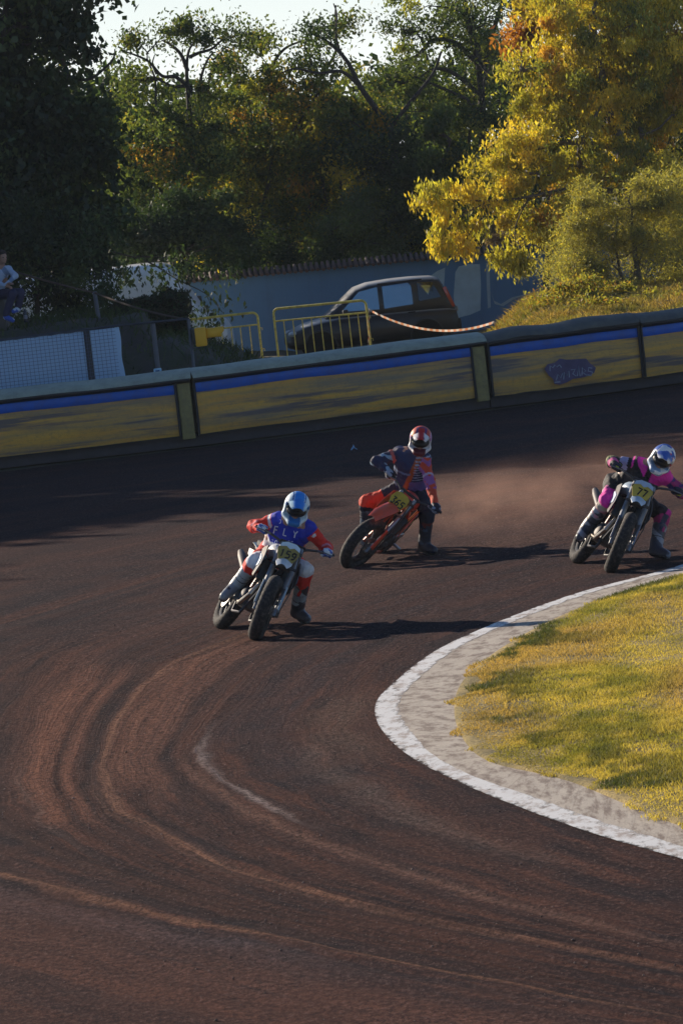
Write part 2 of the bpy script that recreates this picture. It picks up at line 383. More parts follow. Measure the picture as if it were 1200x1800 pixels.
def paint_mat(name, colr, lo=.50, hi=.60, maxt=.85):
    m, n, b = newmat(name); ob = N(n, 'ShaderNodeTexCoord').outputs['Object']; L = n.links
    c = mixc(n, noise(n, ob, 9, 6, .7), tuple(x*.72 for x in colr), colr)
    c = mixc(n, ramp(n, noise(n, mapping(n, ob, (1, .5, 1)), 5, 9, .78), [(.50, 0.0), (.60, .8)]), c, (.30, .23, .19))
    L.new(c, b.inputs['Base Color']); b.inputs['Roughness'].default_value = .75
    uv = N(n, 'ShaderNodeUVMap', uv_map='UVMap').outputs[0]; sp = N(n, 'ShaderNodeSeparateXYZ'); L.new(uv, sp.inputs[0])
    e1 = N(n, 'ShaderNodeMath', operation='SUBTRACT'); L.new(sp.outputs[1], e1.inputs[0]); e1.inputs[1].default_value = .5
    e2 = N(n, 'ShaderNodeMath', operation='ABSOLUTE'); L.new(e1.outputs[0], e2.inputs[0]); e3 = N(n, 'ShaderNodeMath', operation='POWER'); L.new(e2.outputs[0], e3.inputs[0]); e3.inputs[1].default_value = 3
    e4 = N(n, 'ShaderNodeMath', operation='MULTIPLY_ADD'); L.new(e3.outputs[0], e4.inputs[0]); e4.inputs[1].default_value = 1.2; L.new(noise(n, mapping(n, ob, (1, .45, 1)), 9, 7, .7), e4.inputs[2])
    f = ramp(n, e4.outputs[0], [(lo, 0.0), (hi, maxt)])
    tr = N(n, 'ShaderNodeBsdfTransparent'); mx = N(n, 'ShaderNodeMixShader'); L.new(f, mx.inputs[0])
    L.new(b.outputs[0], mx.inputs[1]); L.new(tr.outputs[0], mx.inputs[2]); L.new(mx.outputs[0], n.nodes['Material Output'].inputs[0]); return m
eo = dens(edge_out)
p_, f_, uv_ = strip(offs(eo, -.03), offs(eo, .17), 6, .0105, .0165, .012, .02, 5)
link('painted_line', np_mesh('painted_line', p_, f_, uv=uv_), paint_mat('worn white line paint', (.76, .76, .76), .56, .70, .9), kind='structure')

# ---- infield soil + grass
poly = np.vstack([edge_in[::-1]])
far = np.array([[40, edge_in[-1, 1]-4], [40, edge_in[0, 1]+14]])
def infield_z(x, y): return .03 + .04*np.sin(x*1.3+1)*np.sin(y*.7)
k = len(edge_in); g = np.zeros((k, 31, 3)); cen_x = 16.0
for j in range(31):
    t = (j/30)**1.8
    tx = edge_in[:, 0]*(1-t) + cen_x*t
    g[:, j, 0] = tx; g[:, j, 1] = edge_in[:, 1] + (tx-edge_in[:, 0])*.10*0
    g[:, j, 2] = (.0 if j == 0 else .052) + np.minimum(1, t*6)*(infield_z(tx, edge_in[:, 1])+.02)
ix = np.arange(k*31).reshape(k, 31)
f_ = np.stack([ix[:-1, :-1], ix[:-1, 1:], ix[1:, 1:], ix[1:, :-1]], -1).reshape(-1, 4)
gg = g.reshape(-1, 3)
if np.cross(gg[f_[0, 1]]-gg[f_[0, 0]], gg[f_[0, 3]]-gg[f_[0, 0]])[2] < 0: f_ = f_[:, ::-1]
m, n, b = newmat('infield turf soil'); ob = N(n, 'ShaderNodeTexCoord').outputs['Object']
c = mixc(n, ramp(n, noise(n, ob, 1.4, 5), [(.4, 0.0), (.6, 1.0)]), (.18, .14, .05), (.40, .29, .10))
c = mixc(n, ramp(n, noise(n, ob, 30, 5, .8), [(.38, .8), (.52, 0.0)]), c, (.06, .05, .02))
n.links.new(c, b.inputs['Base Color']); b.inputs['Roughness'].default_value = .95; bump(n, b, noise(n, ob, 25, 6), .8, .03)
link('infield', np_mesh('infield', gg, f_), m, kind='structure')

def vnoise(x, y, s, seed=0):      # cheap smooth value noise, numpy
    x = np.asarray(x)*s; y = np.asarray(y)*s; xi = np.floor(x).astype(int); yi = np.floor(y).astype(int); fx, fy = x-xi, y-yi
    fx = fx*fx*(3-2*fx); fy = fy*fy*(3-2*fy)
    def h(a, b_): v_ = np.sin(a*127.1+b_*311.7+seed*74.7)*43758.5453; return v_-np.floor(v_)
    return (h(xi, yi)*(1-fx)+h(xi+1, yi)*fx)*(1-fy)+(h(xi, yi+1)*(1-fx)+h(xi+1, yi+1)*fx)*fy
def blades(name, X, Y, Z, hgt, wid, colr, seed=1, lean=.5):
    rs = np.random.default_rng(seed); n_ = len(X); an = rs.uniform(0, 2*np.pi, n_)
    la = rs.uniform(0, 2*np.pi, n_); ll = rs.uniform(.1, lean*2, n_)*hgt
    b0 = np.stack([X, Y, Z], 1); dx = np.stack([np.cos(an), np.sin(an), 0*an], 1)*wid[:, None]
    mid = b0 + np.stack([np.cos(la)*ll*.4, np.sin(la)*ll*.4, hgt*.6], 1); top = b0 + np.stack([np.cos(la)*ll, np.sin(la)*ll, hgt], 1)
    co_ = np.stack([b0-dx, b0+dx, mid+dx*.7, top, mid-dx*.7], 1).reshape(-1, 3)
    base = np.arange(n_)[:, None]*5; f3 = base + np.array([[0, 1, 2, 4]]); 
    f4 = base + np.array([[4, 2, 3, 3]])
    me_ = bpy.data.meshes.new(name)
    tri = base + np.array([[0, 1, 2]]); tri2 = base+np.array([[0, 2, 4]]); tri3 = base+np.array([[4, 2, 3]])
    fa = np.stack([tri, tri2, tri3], 1).reshape(-1, 3)
    return np_mesh(name, co_, fa, smooth=False, colors=np.repeat(colr, 5, 0))
def grass_mat(name, trans=.45, gain=1.0, gloss=.03):
    m, n, b = newmat(name); L = n.links; a = N(n, 'ShaderNodeVertexColor', layer_name='Col').outputs[0]
    d = N(n, 'ShaderNodeBsdfDiffuse'); t = N(n, 'ShaderNodeBsdfTranslucent'); g_ = N(n, 'ShaderNodeBsdfGlossy'); g_.inputs['Roughness'].default_value = .45
    L.new(a, d.inputs[0]); L.new(mixc(n, 1.0, a, (1.15*gain, 1.1*gain, .6*gain), 'MULTIPLY'), t.inputs[0])
    mx = N(n, 'ShaderNodeMixShader'); mx.inputs[0].default_value = trans; L.new(d.outputs[0], mx.inputs[1]); L.new(t.outputs[0], mx.inputs[2])
    g_.inputs['Roughness'].default_value = .6
    mz = N(n, 'ShaderNodeMixShader'); mz.inputs[0].default_value = gloss; L.new(mx.outputs[0], mz.inputs[1]); L.new(g_.outputs[0], mz.inputs[2])
    L.new(mz.outputs[0], n.nodes['Material Output'].inputs[0]); return m
M_GRASS = grass_mat('dry mown grass', .45)
NB = 450000
iu = rng.uniform(0, k-1.001, NB); lat = np.abs(rng.normal(0, 1, NB))
i0 = iu.astype(int); fr_ = (iu-i0)[:, None]; E = edge_in[i0]*(1-fr_)+edge_in[i0+1]*fr_
dxr = rng.uniform(-.06, 3.4, NB); X = E[:, 0]+dxr; Y = E[:, 1]+rng.normal(0, .05, NB)
edge_n = vnoise(X, Y, 3.0, 3)
keep = (dxr > (edge_n-.35)*.35) & (np.abs(X/Y) < .085) & (rng.uniform(0, 1, NB) < .18+1.5*vnoise(X, Y, 3.2, 9)*(.55+.6*vnoise(X, Y, 9, 19)))
X, Y, dxr = X[keep], Y[keep], dxr[keep]
dry = vnoise(X, Y*.5, 1.6, 5)*.55+vnoise(X, Y*.5, 6, 6)*.45; darkp = vnoise(X, Y*.6, 2.4, 8)*.7+vnoise(X, Y, 9, 2)*.3
cg = np.array([.25, .25, .05]); cy = np.array([.66, .53, .12]); cdr = np.array([.55, .37, .14]); cdk = np.array([.09, .11, .035])
f1 = np.clip((dry-.25)*2.6, 0, 1)[:, None]; cc = cg*(1-f1)+cy*f1
f2 = np.clip((vnoise(X, Y*.5, 1.1, 12)-.55)*4, 0, 1)[:, None]; cc = cc*(1-f2*.8)+cdr*f2*.8
f3_ = (np.clip((darkp-.56)*7, 0, 1)*np.clip(1.3-dxr/1.0, .15, 1))[:, None]; cc = cc*(1-f3_)+cdk*f3_
cc *= rng.uniform(.7, 1.25, len(X))[:, None]
hg = .017*rng.uniform(.6, 1.6, len(X))*(1+1.0*np.clip((darkp-.5)*4, 0, 1))
zz = .045+np.minimum(1, np.maximum(dxr, 0)*1.2)*(infield_z(X, Y)+.02)
link('infield_grass', blades('infield_grass', X, Y, zz-.006, hg, np.full(len(X), .0032)*rng.uniform(.7, 1.4, len(X)), cc, 4, .6), M_GRASS, kind='stuff')

# the rest of the infield, coarser, beyond the part the photo shows
NB = 150000; iu = rng.uniform(0, k-1.001, NB); i0 = iu.astype(int); E = edge_in[i0]; dxr = rng.uniform(2.6, 12, NB); X = E[:, 0]+dxr; Y = E[:, 1]+rng.normal(0, .08, NB)
keep = (np.abs(X/Y) > .078) & (X < 15.5); X, Y = X[keep], Y[keep]
f1 = np.clip((vnoise(X, Y*.5, 1.6, 5)*.55+vnoise(X, Y*.5, 6, 6)*.45-.25)*2.6, 0, 1)[:, None]; cc = (cg*(1-f1)+cy*f1)*rng.uniform(.7, 1.25, len(X))[:, None]
link('infield_grass', blades('infield_grass', X, Y, .052+infield_z(X, Y)+.012, .03*rng.uniform(.6, 1.6, len(X)), .007*rng.uniform(.7, 1.4, len(X)), cc, 14, .6), M_GRASS, kind='stuff')

# loose stones and clods on the track
rs = np.random.default_rng(11); ns = 5500
u_ = rs.integers(20, nu-8, ns); v_ = rs.integers(0, 60, ns); bx = grid[u_, v_]+rs.normal(0, .15, (ns, 2))
oct_ = np.array([[1, 0, 0], [0, 1, 0], [-1, 0, 0], [0, -1, 0], [0, 0, 1], [0, 0, -1]], float)
of = np.array([[0, 1, 4], [1, 2, 4], [2, 3, 4], [3, 0, 4], [1, 0, 5], [2, 1, 5], [3, 2, 5], [0, 3, 5]])
sz = np.minimum(.012, np.exp(rs.normal(-5.5, .4, ns))); V = oct_[None]*sz[:, None, None]*rs.uniform(.6, 1.3, (ns, 6, 1)); V[:, :, 2] *= .7
V[:, :, :2] += bx[:, None]; V[:, :, 2] += sz[:, None]*.35
colr = np.repeat(np.array([.17, .12, .105])[None]*rs.uniform(.35, 1.5, (ns, 1)), 6, 0)
link('loose_gravel', np_mesh('loose_gravel', V.reshape(-1, 3), (np.arange(ns)[:, None, None]*6+of[None]).reshape(-1, 3), smooth=False, colors=colr), vmat('gravel stone', .9, 0, dirt=.2), kind='stuff')

# ---- terrain beyond the barrier: the dark bank on the left, the sunlit mound on the right
def sstep(a, b_, x): t = np.clip((x-a)/(b_-a), 0, 1); return t*t*(3-2*t)
def bank_h(x, y):
    back = 1-sstep(89, 94, y)*.9
    top = 1.98*(1-sstep(-3.25, -2.8, x)); h = top*sstep(80.4, 83.2, y)*back
    h2 = 1.5*np.clip((-.75-x)/2.0, 0, 1)**.6*sstep(80.3, 82.5, y)*back
    return np.maximum(h, h2)*(1+.05*(vnoise(x, y, 1.3, 4)-.5)) + .06*vnoise(x, y, 3, 7)*sstep(80.3, 82, y)
def mound_h(x, y):
    s_ = sstep(2.2, 4.7, x + .12*(vnoise(x, y, 1.2, 31)-.5)) ; d = sstep(79.5, 94.5, y)
    return ((.30+.72*s_)*s_*(.25+.75*d)*sstep(78.0, 79.4, y) + .10*vnoise(x, y, 1.8, 33)*s_ + .05*vnoise(x, y, 6, 35)*s_)*(1-sstep(95.5, 98.5, y)*.95)
def terrain(name, fn, x0, x1, y0, y1, nx, ny, mat_):
    xs, ys = np.meshgrid(np.linspace(x0, x1, nx), np.linspace(y0, y1, ny), indexing='ij')
    c_ = np.stack([xs, ys, fn(xs, ys)-.012], -1).reshape(-1, 3); ix = np.arange(nx*ny).reshape(nx, ny)
    f = np.stack([ix[:-1, :-1], ix[1:, :-1], ix[1:, 1:], ix[:-1, 1:]], -1).reshape(-1, 4)
    return link(name, np_mesh(name, c_, f), mat_, kind='structure')
m, n, b = newmat('bank soil'); ob = N(n, 'ShaderNodeTexCoord').outputs['Object']
c = mixc(n, ramp(n, noise(n, ob, .9, 6, .7), [(.4, 0.0), (.62, 1.0)]), (.06, .05, .045), (.045, .055, .025))
c = mixc(n, ramp(n, noise(n, ob, 9, 6, .75), [(.55, 0.0), (.7, .5)]), c, (.12, .10, .07))
n.links.new(c, b.inputs['Base Color']); b.inputs['Roughness'].default_value = .95; bump(n, b, noise(n, ob, 7, 6), .6, .05)
terrain('bank', bank_h, -22, 0.2, 80.2, 108, 150, 140, m)
m, n, b = newmat('mound soil'); ob = N(n, 'ShaderNodeTexCoord').outputs['Object']
c = mixc(n, ramp(n, noise(n, ob, 1.6, 6, .7), [(.38, 0.0), (.6, 1.0)]), (.26, .18, .07), (.42, .31, .09))
c = mixc(n, ramp(n, noise(n, ob, 14, 6, .8), [(.4, .7), (.55, 0.0)]), c, (.09, .065, .03))
n.links.new(c, b.inputs['Base Color']); b.inputs['Roughness'].default_value = .95; bump(n, b, noise(n, ob, 9, 6), .7, .05)
terrain('mound', mound_h, 1.6, 20, 78.0, 106, 150, 150, m)
# grass and fallen leaves on the mound
nb = 80000; X = rng.uniform(1.9, 8.6, nb); Y = rng.uniform(78.5, 99, nb); hh = mound_h(X, Y); keep = (hh > .03) & (rng.uniform(0, 1, nb) < .35+.9*vnoise(X, Y, 2.0, 21))
X, Y, hh = X[keep], Y[keep], hh[keep]; f1 = vnoise(X, Y, 1.5, 22)[:, None]
cc = (np.array([.16, .19, .04])*(1-f1)+np.array([.52, .34, .11])*f1)*rng.uniform(.6, 1.4, len(X))[:, None]
link('mound_grass', blades('mound_grass', X, Y, hh-.02, .12*rng.uniform(.4, 1.6, len(X)), .012*rng.uniform(.6, 1.4, len(X)), cc, 6, .9), M_GRASS, kind='stuff')
nb = 9000; X = rng.uniform(-8, .1, nb); Y = rng.uniform(80.4, 90, nb); hh = bank_h(X, Y); keep = (rng.uniform(0, 1, nb) < .1+.9*vnoise(X, Y, 1.2, 41))
X, Y, hh = X[keep], Y[keep], hh[keep]
cc = np.array([.05, .075, .02])*rng.uniform(.5, 1.6, len(X))[:, None]
link('bank_grass', blades('bank_grass', X, Y, hh-.02, .14*rng.uniform(.4, 1.6, len(X)), .012*rng.uniform(.6, 1.4, len(X)), cc, 8, .9), M_GRASS, kind='stuff')
# ================================================================== BARRIER, WALL, FENCES
def stained_yellow(name, seed):
    m, n, b = newmat(name); ob = N(n, 'ShaderNodeTexCoord').outputs['Object']
    c = mixc(n, ramp(n, noise(n, mapping(n, ob, (.35, 1, 4.2), loc=(seed, 0, seed)), 1.0, 6, .65), [(.36, 0.0), (.6, 1.0)]), (.28, .21, .13), (.76, .40, .06))
    c = mixc(n, ramp(n, noise(n, mapping(n, ob, (.3, 1, 6.5), loc=(seed*2, 3, 0)), 1.0, 6, .65), [(.50, 0.0), (.68, .8)]), c, (.68, .32, .06))
    c = mixc(n, ramp(n, noise(n, mapping(n, ob, (.35, 1, 6), loc=(1, seed*3, 5)), 1.0, 5, .6), [(.53, 0.0), (.62, .85)]), c, (.10, .09, .11))
    c = mixc(n, ramp(n, noise(n, mapping(n, ob, (1, 1, 1)), 14, 6, .75), [(.5, 0.0), (.75, .45)]), c, (.15, .12, .10))
    n.links.new(c, b.inputs['Base Color']); b.inputs['Roughness'].default_value = .6; bump(n, b, noise(n, mapping(n, ob, (1, 1, 2)), 3, 5), .35, .03); return m
M_BLUE = mat('blue tarpaulin', (.004, .105, .50), .45, var=.3, scale=3, dirt=(.08, .07, .09), dirtamt=.45, bmp=.15, bscale=20)
M_BLACKT = mat('black tarpaulin edge', (.018, .018, .022), .6, var=.4, scale=4)
M_TOP = mat('grey-green tarpaulin top', (.36, .38, .29), .55, var=.25, scale=4, bmp=.3, bscale=9, dirt=(.10, .09, .07), dirtamt=.5)
M_TOPD = mat('mossy dark tarpaulin top', (.085, .09, .085), .7, var=.5, scale=3, bmp=.6, bscale=7, dirt=(.18, .16, .12), dirtamt=.6)
M_CONC = mat('weathered concrete foot', (.060, .052, .058), .9, var=.35, scale=4, bmp=.4, bscale=20, dirt=(.05, .045, .04), dirtamt=.7)
base = [G(-420, 873), G(350, 784.5), G(866, 717.5), G(1133, 683), G(1500, 630)]
HT = [1.29, 1.29, 1.28, 1.27, 1.27]
LBL = ['long yellow crash pad at the left edge, in front of the white banner',
       'long yellow crash pad in front of the yellow railing and dark car',
       'yellow crash pad with a graffiti tag and dark crumpled top, below the sunlit mound',
       'yellow crash pad at the right edge of the photo, with a pale clean top']
def pad(i):
    a, c_ = base[i].copy(), base[i+1].copy(); d = (c_-a); Ln = d.length; d.normalize(); back = Vector((-d.y, d.x, 0))
    if back.y < 0: back = -back
    h = HT[i]; Mx = Matrix(((d.x, back.x, 0, a.x), (d.y, back.y, 0, a.y), (0, 0, 1, 0), (0, 0, 0, 1)))
    t = empty('crash_pad', LBL[i], 'crash barrier', loc=a, rot=Matrix(((d.x, back.x, 0, 0), (d.y, back.y, 0, 0), (0, 0, 1, 0), (0, 0, 0, 1))), group='padded crash barriers round the track')
    x0, x1 = .02, Ln-.02
    hasend = i in (0, 1); xe = x1-.26 if hasend else x1
    rs = np.random.default_rng(i+40)
    def sheet(name, prof, mat_, xa, xb, step=.14, amp=.012, sd=0, close=None):
        n_ = max(2, int((xb-xa)/step)); rings = []
        for k_ in range(n_+1):
            x = xa+(xb-xa)*k_/n_; ring = []
            for (y, z) in prof:
                dz = amp*(float(vnoise(x, z*2, 1.6, sd+i))-.5)*2; ring.append(Mx @ Vector((x, y-dz, z+dz*.7)))
            rings.append(ring)
        mb = MB(); mb.loft(rings, cap=False, closed=False)
        return mb.build(name, mat_, t)
    ys = .02
    bulge = [( -.005, .20), (-.03, .28), (-.045, .42), (-.05, .58), (-.045, .78), (-.03, h-.36)]
    sheet('face_panel', [(ys+y, z) for y, z in bulge]+[(ys-.02, h-.24)], stained_yellow('stained yellow tarpaulin %d' % i, i*7.3+1), x0, xe, amp=.022, sd=3)
    sheet('blue_stripe', [(ys-.045, h-.39), (ys-.052, h-.375), (ys-.055, h-.31), (ys-.052, h-.25), (ys-.045, h-.235)], M_BLUE, x0, xe, amp=.022, sd=3)
    tm = [M_TOP, M_TOP, M_TOPD, M_TOPD][i]; am = [.02, .02, .06, .045][i]
    sheet('top_cover', [(ys-.10, h-.175), (ys-.125, h-.155), (ys-.10, h-.12), (ys+.0, h-.06), (ys+.18, h-.015), (ys+.4, h), (ys+.62, h-.05), (ys+.70, h-.2), (ys+.70, 0)], tm, x0-.015, x1+.015, amp=am, sd=9)
    sheet('edge_flap', [(ys-.02, h-.235), (ys-.09, h-.222), (ys-.128, h-.185), (ys-.129, h-.155), (ys-.02, h-.13)], M_BLACKT, x0, x1, amp=.02, sd=9)
    mb = MB(Mx); mb.box(((x0+x1)/2, .30, .10), (x1-x0+.03, .36, .20), .02); mb.build('concrete_foot', M_CONC, t)
    mb = MB(Mx); mb.box(((x0+x1)/2, .36, .19), (x1-x0, .66, .03)); mb.build('base_board', M_BLACKT, t)
    for s_, xx in ((0, x0), (1, xe)):
        mb = MB(Mx); mb.tube([(xx, -.032, .2), (xx, -.058, .5), (xx, -.052, h-.55), (xx, -.06, h-.2)], .022, 6); mb.build('seam', M_BLACKT, t)
    if hasend:
        mb = MB(Mx); mb.box(((xe+x1)/2+.005, .02, (h-.2+.14)/2), (.215, .10, h-.2-.14), .015)
        mb.build('end_cover', mat('dirty yellow end cover %d' % i, (.30, .24, .09), .7, var=.45, scale=9, bmp=.3, dirt=(.12, .10, .09), dirtamt=.6), t)
    return t, Mx
pads = [pad(i) for i in range(4)]
# graffiti on the third pad: a smeared dark cloud with two rows of pale strokes
t3, Mx3 = pads[2]
def on_pad(px, py, y=-.062):
    d = ray(px, py); Mi = Mx3.inverted(); o_ = Mi @ CAM; dd = Mi.to_3x3() @ d; k_ = (y-o_.y)/dd.y; return o_+dd*k_
def blob(pts, yy): return [Mx3 @ Vector((p_.x, yy, p_.z)) for p_ in [on_pad(*q_) for q_ in pts]]
cloud = [(956,648),(962,640),(975,637),(983,630),(996,632),(1012,631),(1030,630),(1036,638),(1047,646),(1044,655),(1032,661),(1020,664),(1006,666),(996,672),(984,676),(974,675),(972,666),(964,660)]
mb = MB(); pts = blob(cloud, -.064); mb.add(pts, [tuple(range(len(pts)))])
gr = mb.build('graffiti', mat('faded violet spray paint', (.11, .085, .16), .8, var=.5, scale=8), t3, smooth=False)
mb = MB()
for s_ in [[(966,652),(966,643),(971,646),(975,641)],[(978,645),(983,641),(986,646)],[(977,668),(980,658),(985,664),(988,656)],[(974,672),(984,671)],[(990,667),(991,654),(996,660),(999,652),(1000,663)],[(1003,650),(1010,649),(1006,657),(1012,661)],[(1014,661),(1016,643),(1019,661)],[(1022,660),(1023,646),(1029,652),(1024,655),(1031,660)],[(1040,647),(1034,646),(1033,652),(1041,654),(1038,660),(1032,659)]]:
    mb.tube([p_ for p_ in blob(s_, -.068)], .010, 5)
mb.build('graffiti_letters', mat('pale lilac spray paint', (.34, .36, .44), .8, var=.5, scale=12), t3)

# ---- long rendered wall with tiled coping
WY = 108.8
wl = P(330, 640, WY); wr = P(1010, 640, WY); wx0, wx1 = -9.5, 9.5
m, n, b = newmat('grey-blue render'); ob = N(n, 'ShaderNodeTexCoord').outputs['Object']
c = mixc(n, noise(n, ob, .7, 6, .65), (.095, .20, .36), (.135, .265, .44))
c = mixc(n, ramp(n, noise(n, mapping(n, ob, (1.5, 1, .4)), 1.6, 6, .7), [(.5, 0.0), (.72, .5)]), c, (.10, .16, .25))
n.links.new(c, b.inputs['Base Color']); b.inputs['Roughness'].default_value = .9; bump(n, b, noise(n, ob, 18, 6), .25, .01)
M_WALL = m
wall = empty('boundary_wall', 'long blue-grey rendered wall with clay tile coping behind the dark car', 'wall', (0, WY, 0))
wtop = lambda px, py: P(px, py, WY)
zl, zr = P(420, 484, WY), P(900, 438, WY); slope = (zr.z-zl.z)/(zr.x-zl.x)
zt = lambda x: zl.z + slope*(x-zl.x)
mb = MB(); mb.add([(wx0, WY, -.1), (wx1, WY, -.1), (wx1, WY, zt(wx1)), (wx0, WY, zt(wx0)), (wx0, WY+.3, -.1), (wx1, WY+.3, -.1), (wx1, WY+.3, zt(wx1)), (wx0, WY+.3, zt(wx0))],
  [(0, 1, 2, 3), (5, 4, 7, 6), (3, 2, 6, 7), (0, 3, 7, 4), (1, 5, 6, 2)]); mb.build('wall_body', M_WALL, wall, smooth=False)
mb = MB(); x = wx0; rr = random.Random(3)
while x < wx1:
    z = zt(x); dz = rr.uniform(-.012, .012)
    mb.tube([(x+.02, WY-.20, z-.035+dz), (x+.0, WY-.02, z+.05+dz), (x, WY+.15, z+.12+dz)], [.045, .042, .040], 7); x += .135+rr.uniform(-.008, .008)
mb.build('coping_tiles', mat('old clay tile', (.17, .115, .10), .8, var=.4, scale=5, dirt=(.12, .11, .09), dirtamt=.7, bmp=.3), wall)
mb = MB(); mb.add([(wx0, WY-.17, zt(wx0)-.03), (wx1, WY-.17, zt(wx1)-.03), (wx1, WY+.16, zt(wx1)+.07), (wx0, WY+.16, zt(wx0)+.07), (wx1, WY-.005, zt(wx1)-.05), (wx0, WY-.005, zt(wx0)-.05)], [(0, 1, 2, 3), (0, 5, 4, 1)])
mb.build('coping_bed', mat('coping mortar', (.07, .06, .055), .9), wall, smooth=False)
def wallpatch(pts, colr, k_):
    mb = MB(); vs_ = [P(*q_, WY-.004-.001*k_) for q_ in pts]; mb.add(vs_, [tuple(range(len(vs_)))])
    mb.build('render_patch', mat('pale patched render %d' % k_, colr, .9, var=.3, scale=2.5, bmp=.2), wall, smooth=False)
wallpatch([(752,488),(768,476),(782,470),(779,520),(776,535),(766,540),(760,510)], (.40, .52, .58), 0)
wallpatch([(800,478),(806,468),(822,464),(843,464),(845,500),(844,545),(826,553),(806,558),(799,555),(797,520)], (.44, .57, .64), 1)
wallpatch([(854,462),(860,462),(861,500),(862,540),(857,542),(855,500)], (.38, .49, .56), 2)
wallpatch([(862,512),(868,528),(880,534),(900,522),(925,517),(902,526),(884,538),(869,534)], (.36, .45, .50), 3)

# ---- yellow tubular crowd barriers
M_YEL = mat('chipped yellow enamel', (.78, .66, .13), .5, var=.25, scale=8, dirt=(.20, .12, .05), dirtamt=.75, coat=.2)
def railing(TL, TR, Y0, Y1, label, nbar, H=1.32, cut=None):
    a, c_ = P(*TL, Y0), P(*TR, Y1); d = c_-a; W = Vector((d.x, d.y, 0)).length
    rot = Matrix.Rotation(math.atan2(d.y, d.x), 4, 'Z'); zb = (a.z+c_.z)/2
    t = empty('crowd_barrier', label, 'barrier', (a.x, a.y, 0), rot, group='yellow tubular crowd barriers')
    M_ = ROOTM[t.name]; mb = MB(M_); h = zb
    cr = .12; pts = [(0, 0, .06), (0, 0, h-cr)]
    pts += [(cr-cr*math.cos(q_), 0, h-cr+cr*math.sin(q_)) for q_ in np.linspace(.2, 1.37, 5)] + [(cr, 0, h)]
    pts += [(W-cr, 0, h)] + [(W-cr+cr*math.sin(q_), 0, h-cr+cr*math.cos(q_)) for q_ in np.linspace(.2, 1.37, 5)] + [(W, 0, h-cr), (W, 0, .06)]
    mb.tube(pts, .027, 8); mb.build('frame', M_YEL, t)
    mb = MB(M_); mb.tube([(.02, 0, h-.27), (W-.02, 0, h-.27)], .018, 8); mb.build('rail', M_YEL, t)
    mb = MB(M_); mb.tube([(.02, 0, .22), (W-.02, 0, .22)], .018, 8); mb.build('rail', M_YEL, t)
    for k_ in range(nbar):
        x = W*(k_+1)/(nbar+1); mb = MB(M_); mb.tube([(x, 0, .22), (x, 0, h-.27)], .0125, 6); mb.build('bar', M_YEL, t)
    for x in (.15, W-.15):
        mb = MB(M_); mb.tube([(x, -.28, .02), (x, -.26, .05), (x, 0, .08), (x, .26, .05), (x, .28, .02)], .018, 6); mb.build('foot', M_YEL, t)
    for z in (.5, h-.35):
        mb = MB(M_); mb.tube([(W, 0, z), (W+.07, 0, z), (W+.07, 0, z-.05)], .009, 6); mb.build('hook', M_YEL, t)
    return t
railing((480, 546), (642, 524), 99.3, 98.3, 'yellow tubular crowd barrier standing in front of the dark car', 9)
railing((322, 562), (452, 549), 99.6, 99.4, 'chipped yellow crowd barrier half hidden by the dark bank below the van mirror', 7)

# ---- left: mesh fence with white banner, rail, posts
M_STEEL = mat('weathered dark steel', (.045, .05, .065), .6, .3, var=.4, scale=6)
M_STEELL = mat('galvanised grey post', (.12, .13, .16), .6, .3, var=.3, scale=6)
FY = 80.0
fence = empty('mesh_fence', 'low wire mesh fence with dark steel posts behind the yellow pads on the left', 'fence', (-6, FY, 0))
mb = MB(); mb.tube([P(-260, 627, FY), P(0, 597.5, FY), P(152, 579, FY), P(208, 572, FY), P(333, 560, FY)], .022, 7); mb.build('top_rail', M_STEEL, fence)
for (tx, ty, r_) in ((-200, 620, .045), (150, 578, .052), (268, 566, .045)):
    p0 = P(tx, ty, FY+.05); mb = MB(); mb.tube([(p0.x, p0.y, 0), (p0.x, p0.y, p0.z+.02)], r_, 8); mb.build('post', M_STEEL if tx != 268 else M_STEELL, fence)
# wire grid
mb = MB(); x0, x1 = P(-200, 620, FY).x, P(209, 640, FY).x; ztop = lambda x: P(0, 597.5, FY).z
z_t = (P(0, 598, FY).z+P(208, 573, FY).z)/2-.01
M_WIRE = mat('green-black fence wire', (.10, .13, .22), .6)
x = x0
while x < x1: mb.box((x, FY-.012, z_t-.55), (.005, .006, 1.1)); x += .075
z = z_t
while z > z_t-1.1: mb.box(((x0+x1)/2, FY-.018, z), (x1-x0, .006, .005)); z -= .062
mb.build('wire_mesh', M_WIRE, fence, smooth=False)
def banner_mat():
    m, n, b = newmat('translucent banner cloth'); L = n.links; d = N(n, 'ShaderNodeBsdfDiffuse'); t = N(n, 'ShaderNodeBsdfTranslucent'); ob = N(n, 'ShaderNodeTexCoord').outputs['Object']
    c = mixc(n, noise(n, ob, 2.5, 5), (.66, .82, .98), (.74, .88, 1.0)); L.new(c, d.inputs[0]); L.new(c, t.inputs[0]); mx = N(n, 'ShaderNodeMixShader'); mx.inputs[0].default_value = .5
    L.new(d.outputs[0], mx.inputs[1]); L.new(t.outputs[0], mx.inputs[2]); L.new(mx.outputs[0], n.nodes['Material Output'].inputs[0]); return m
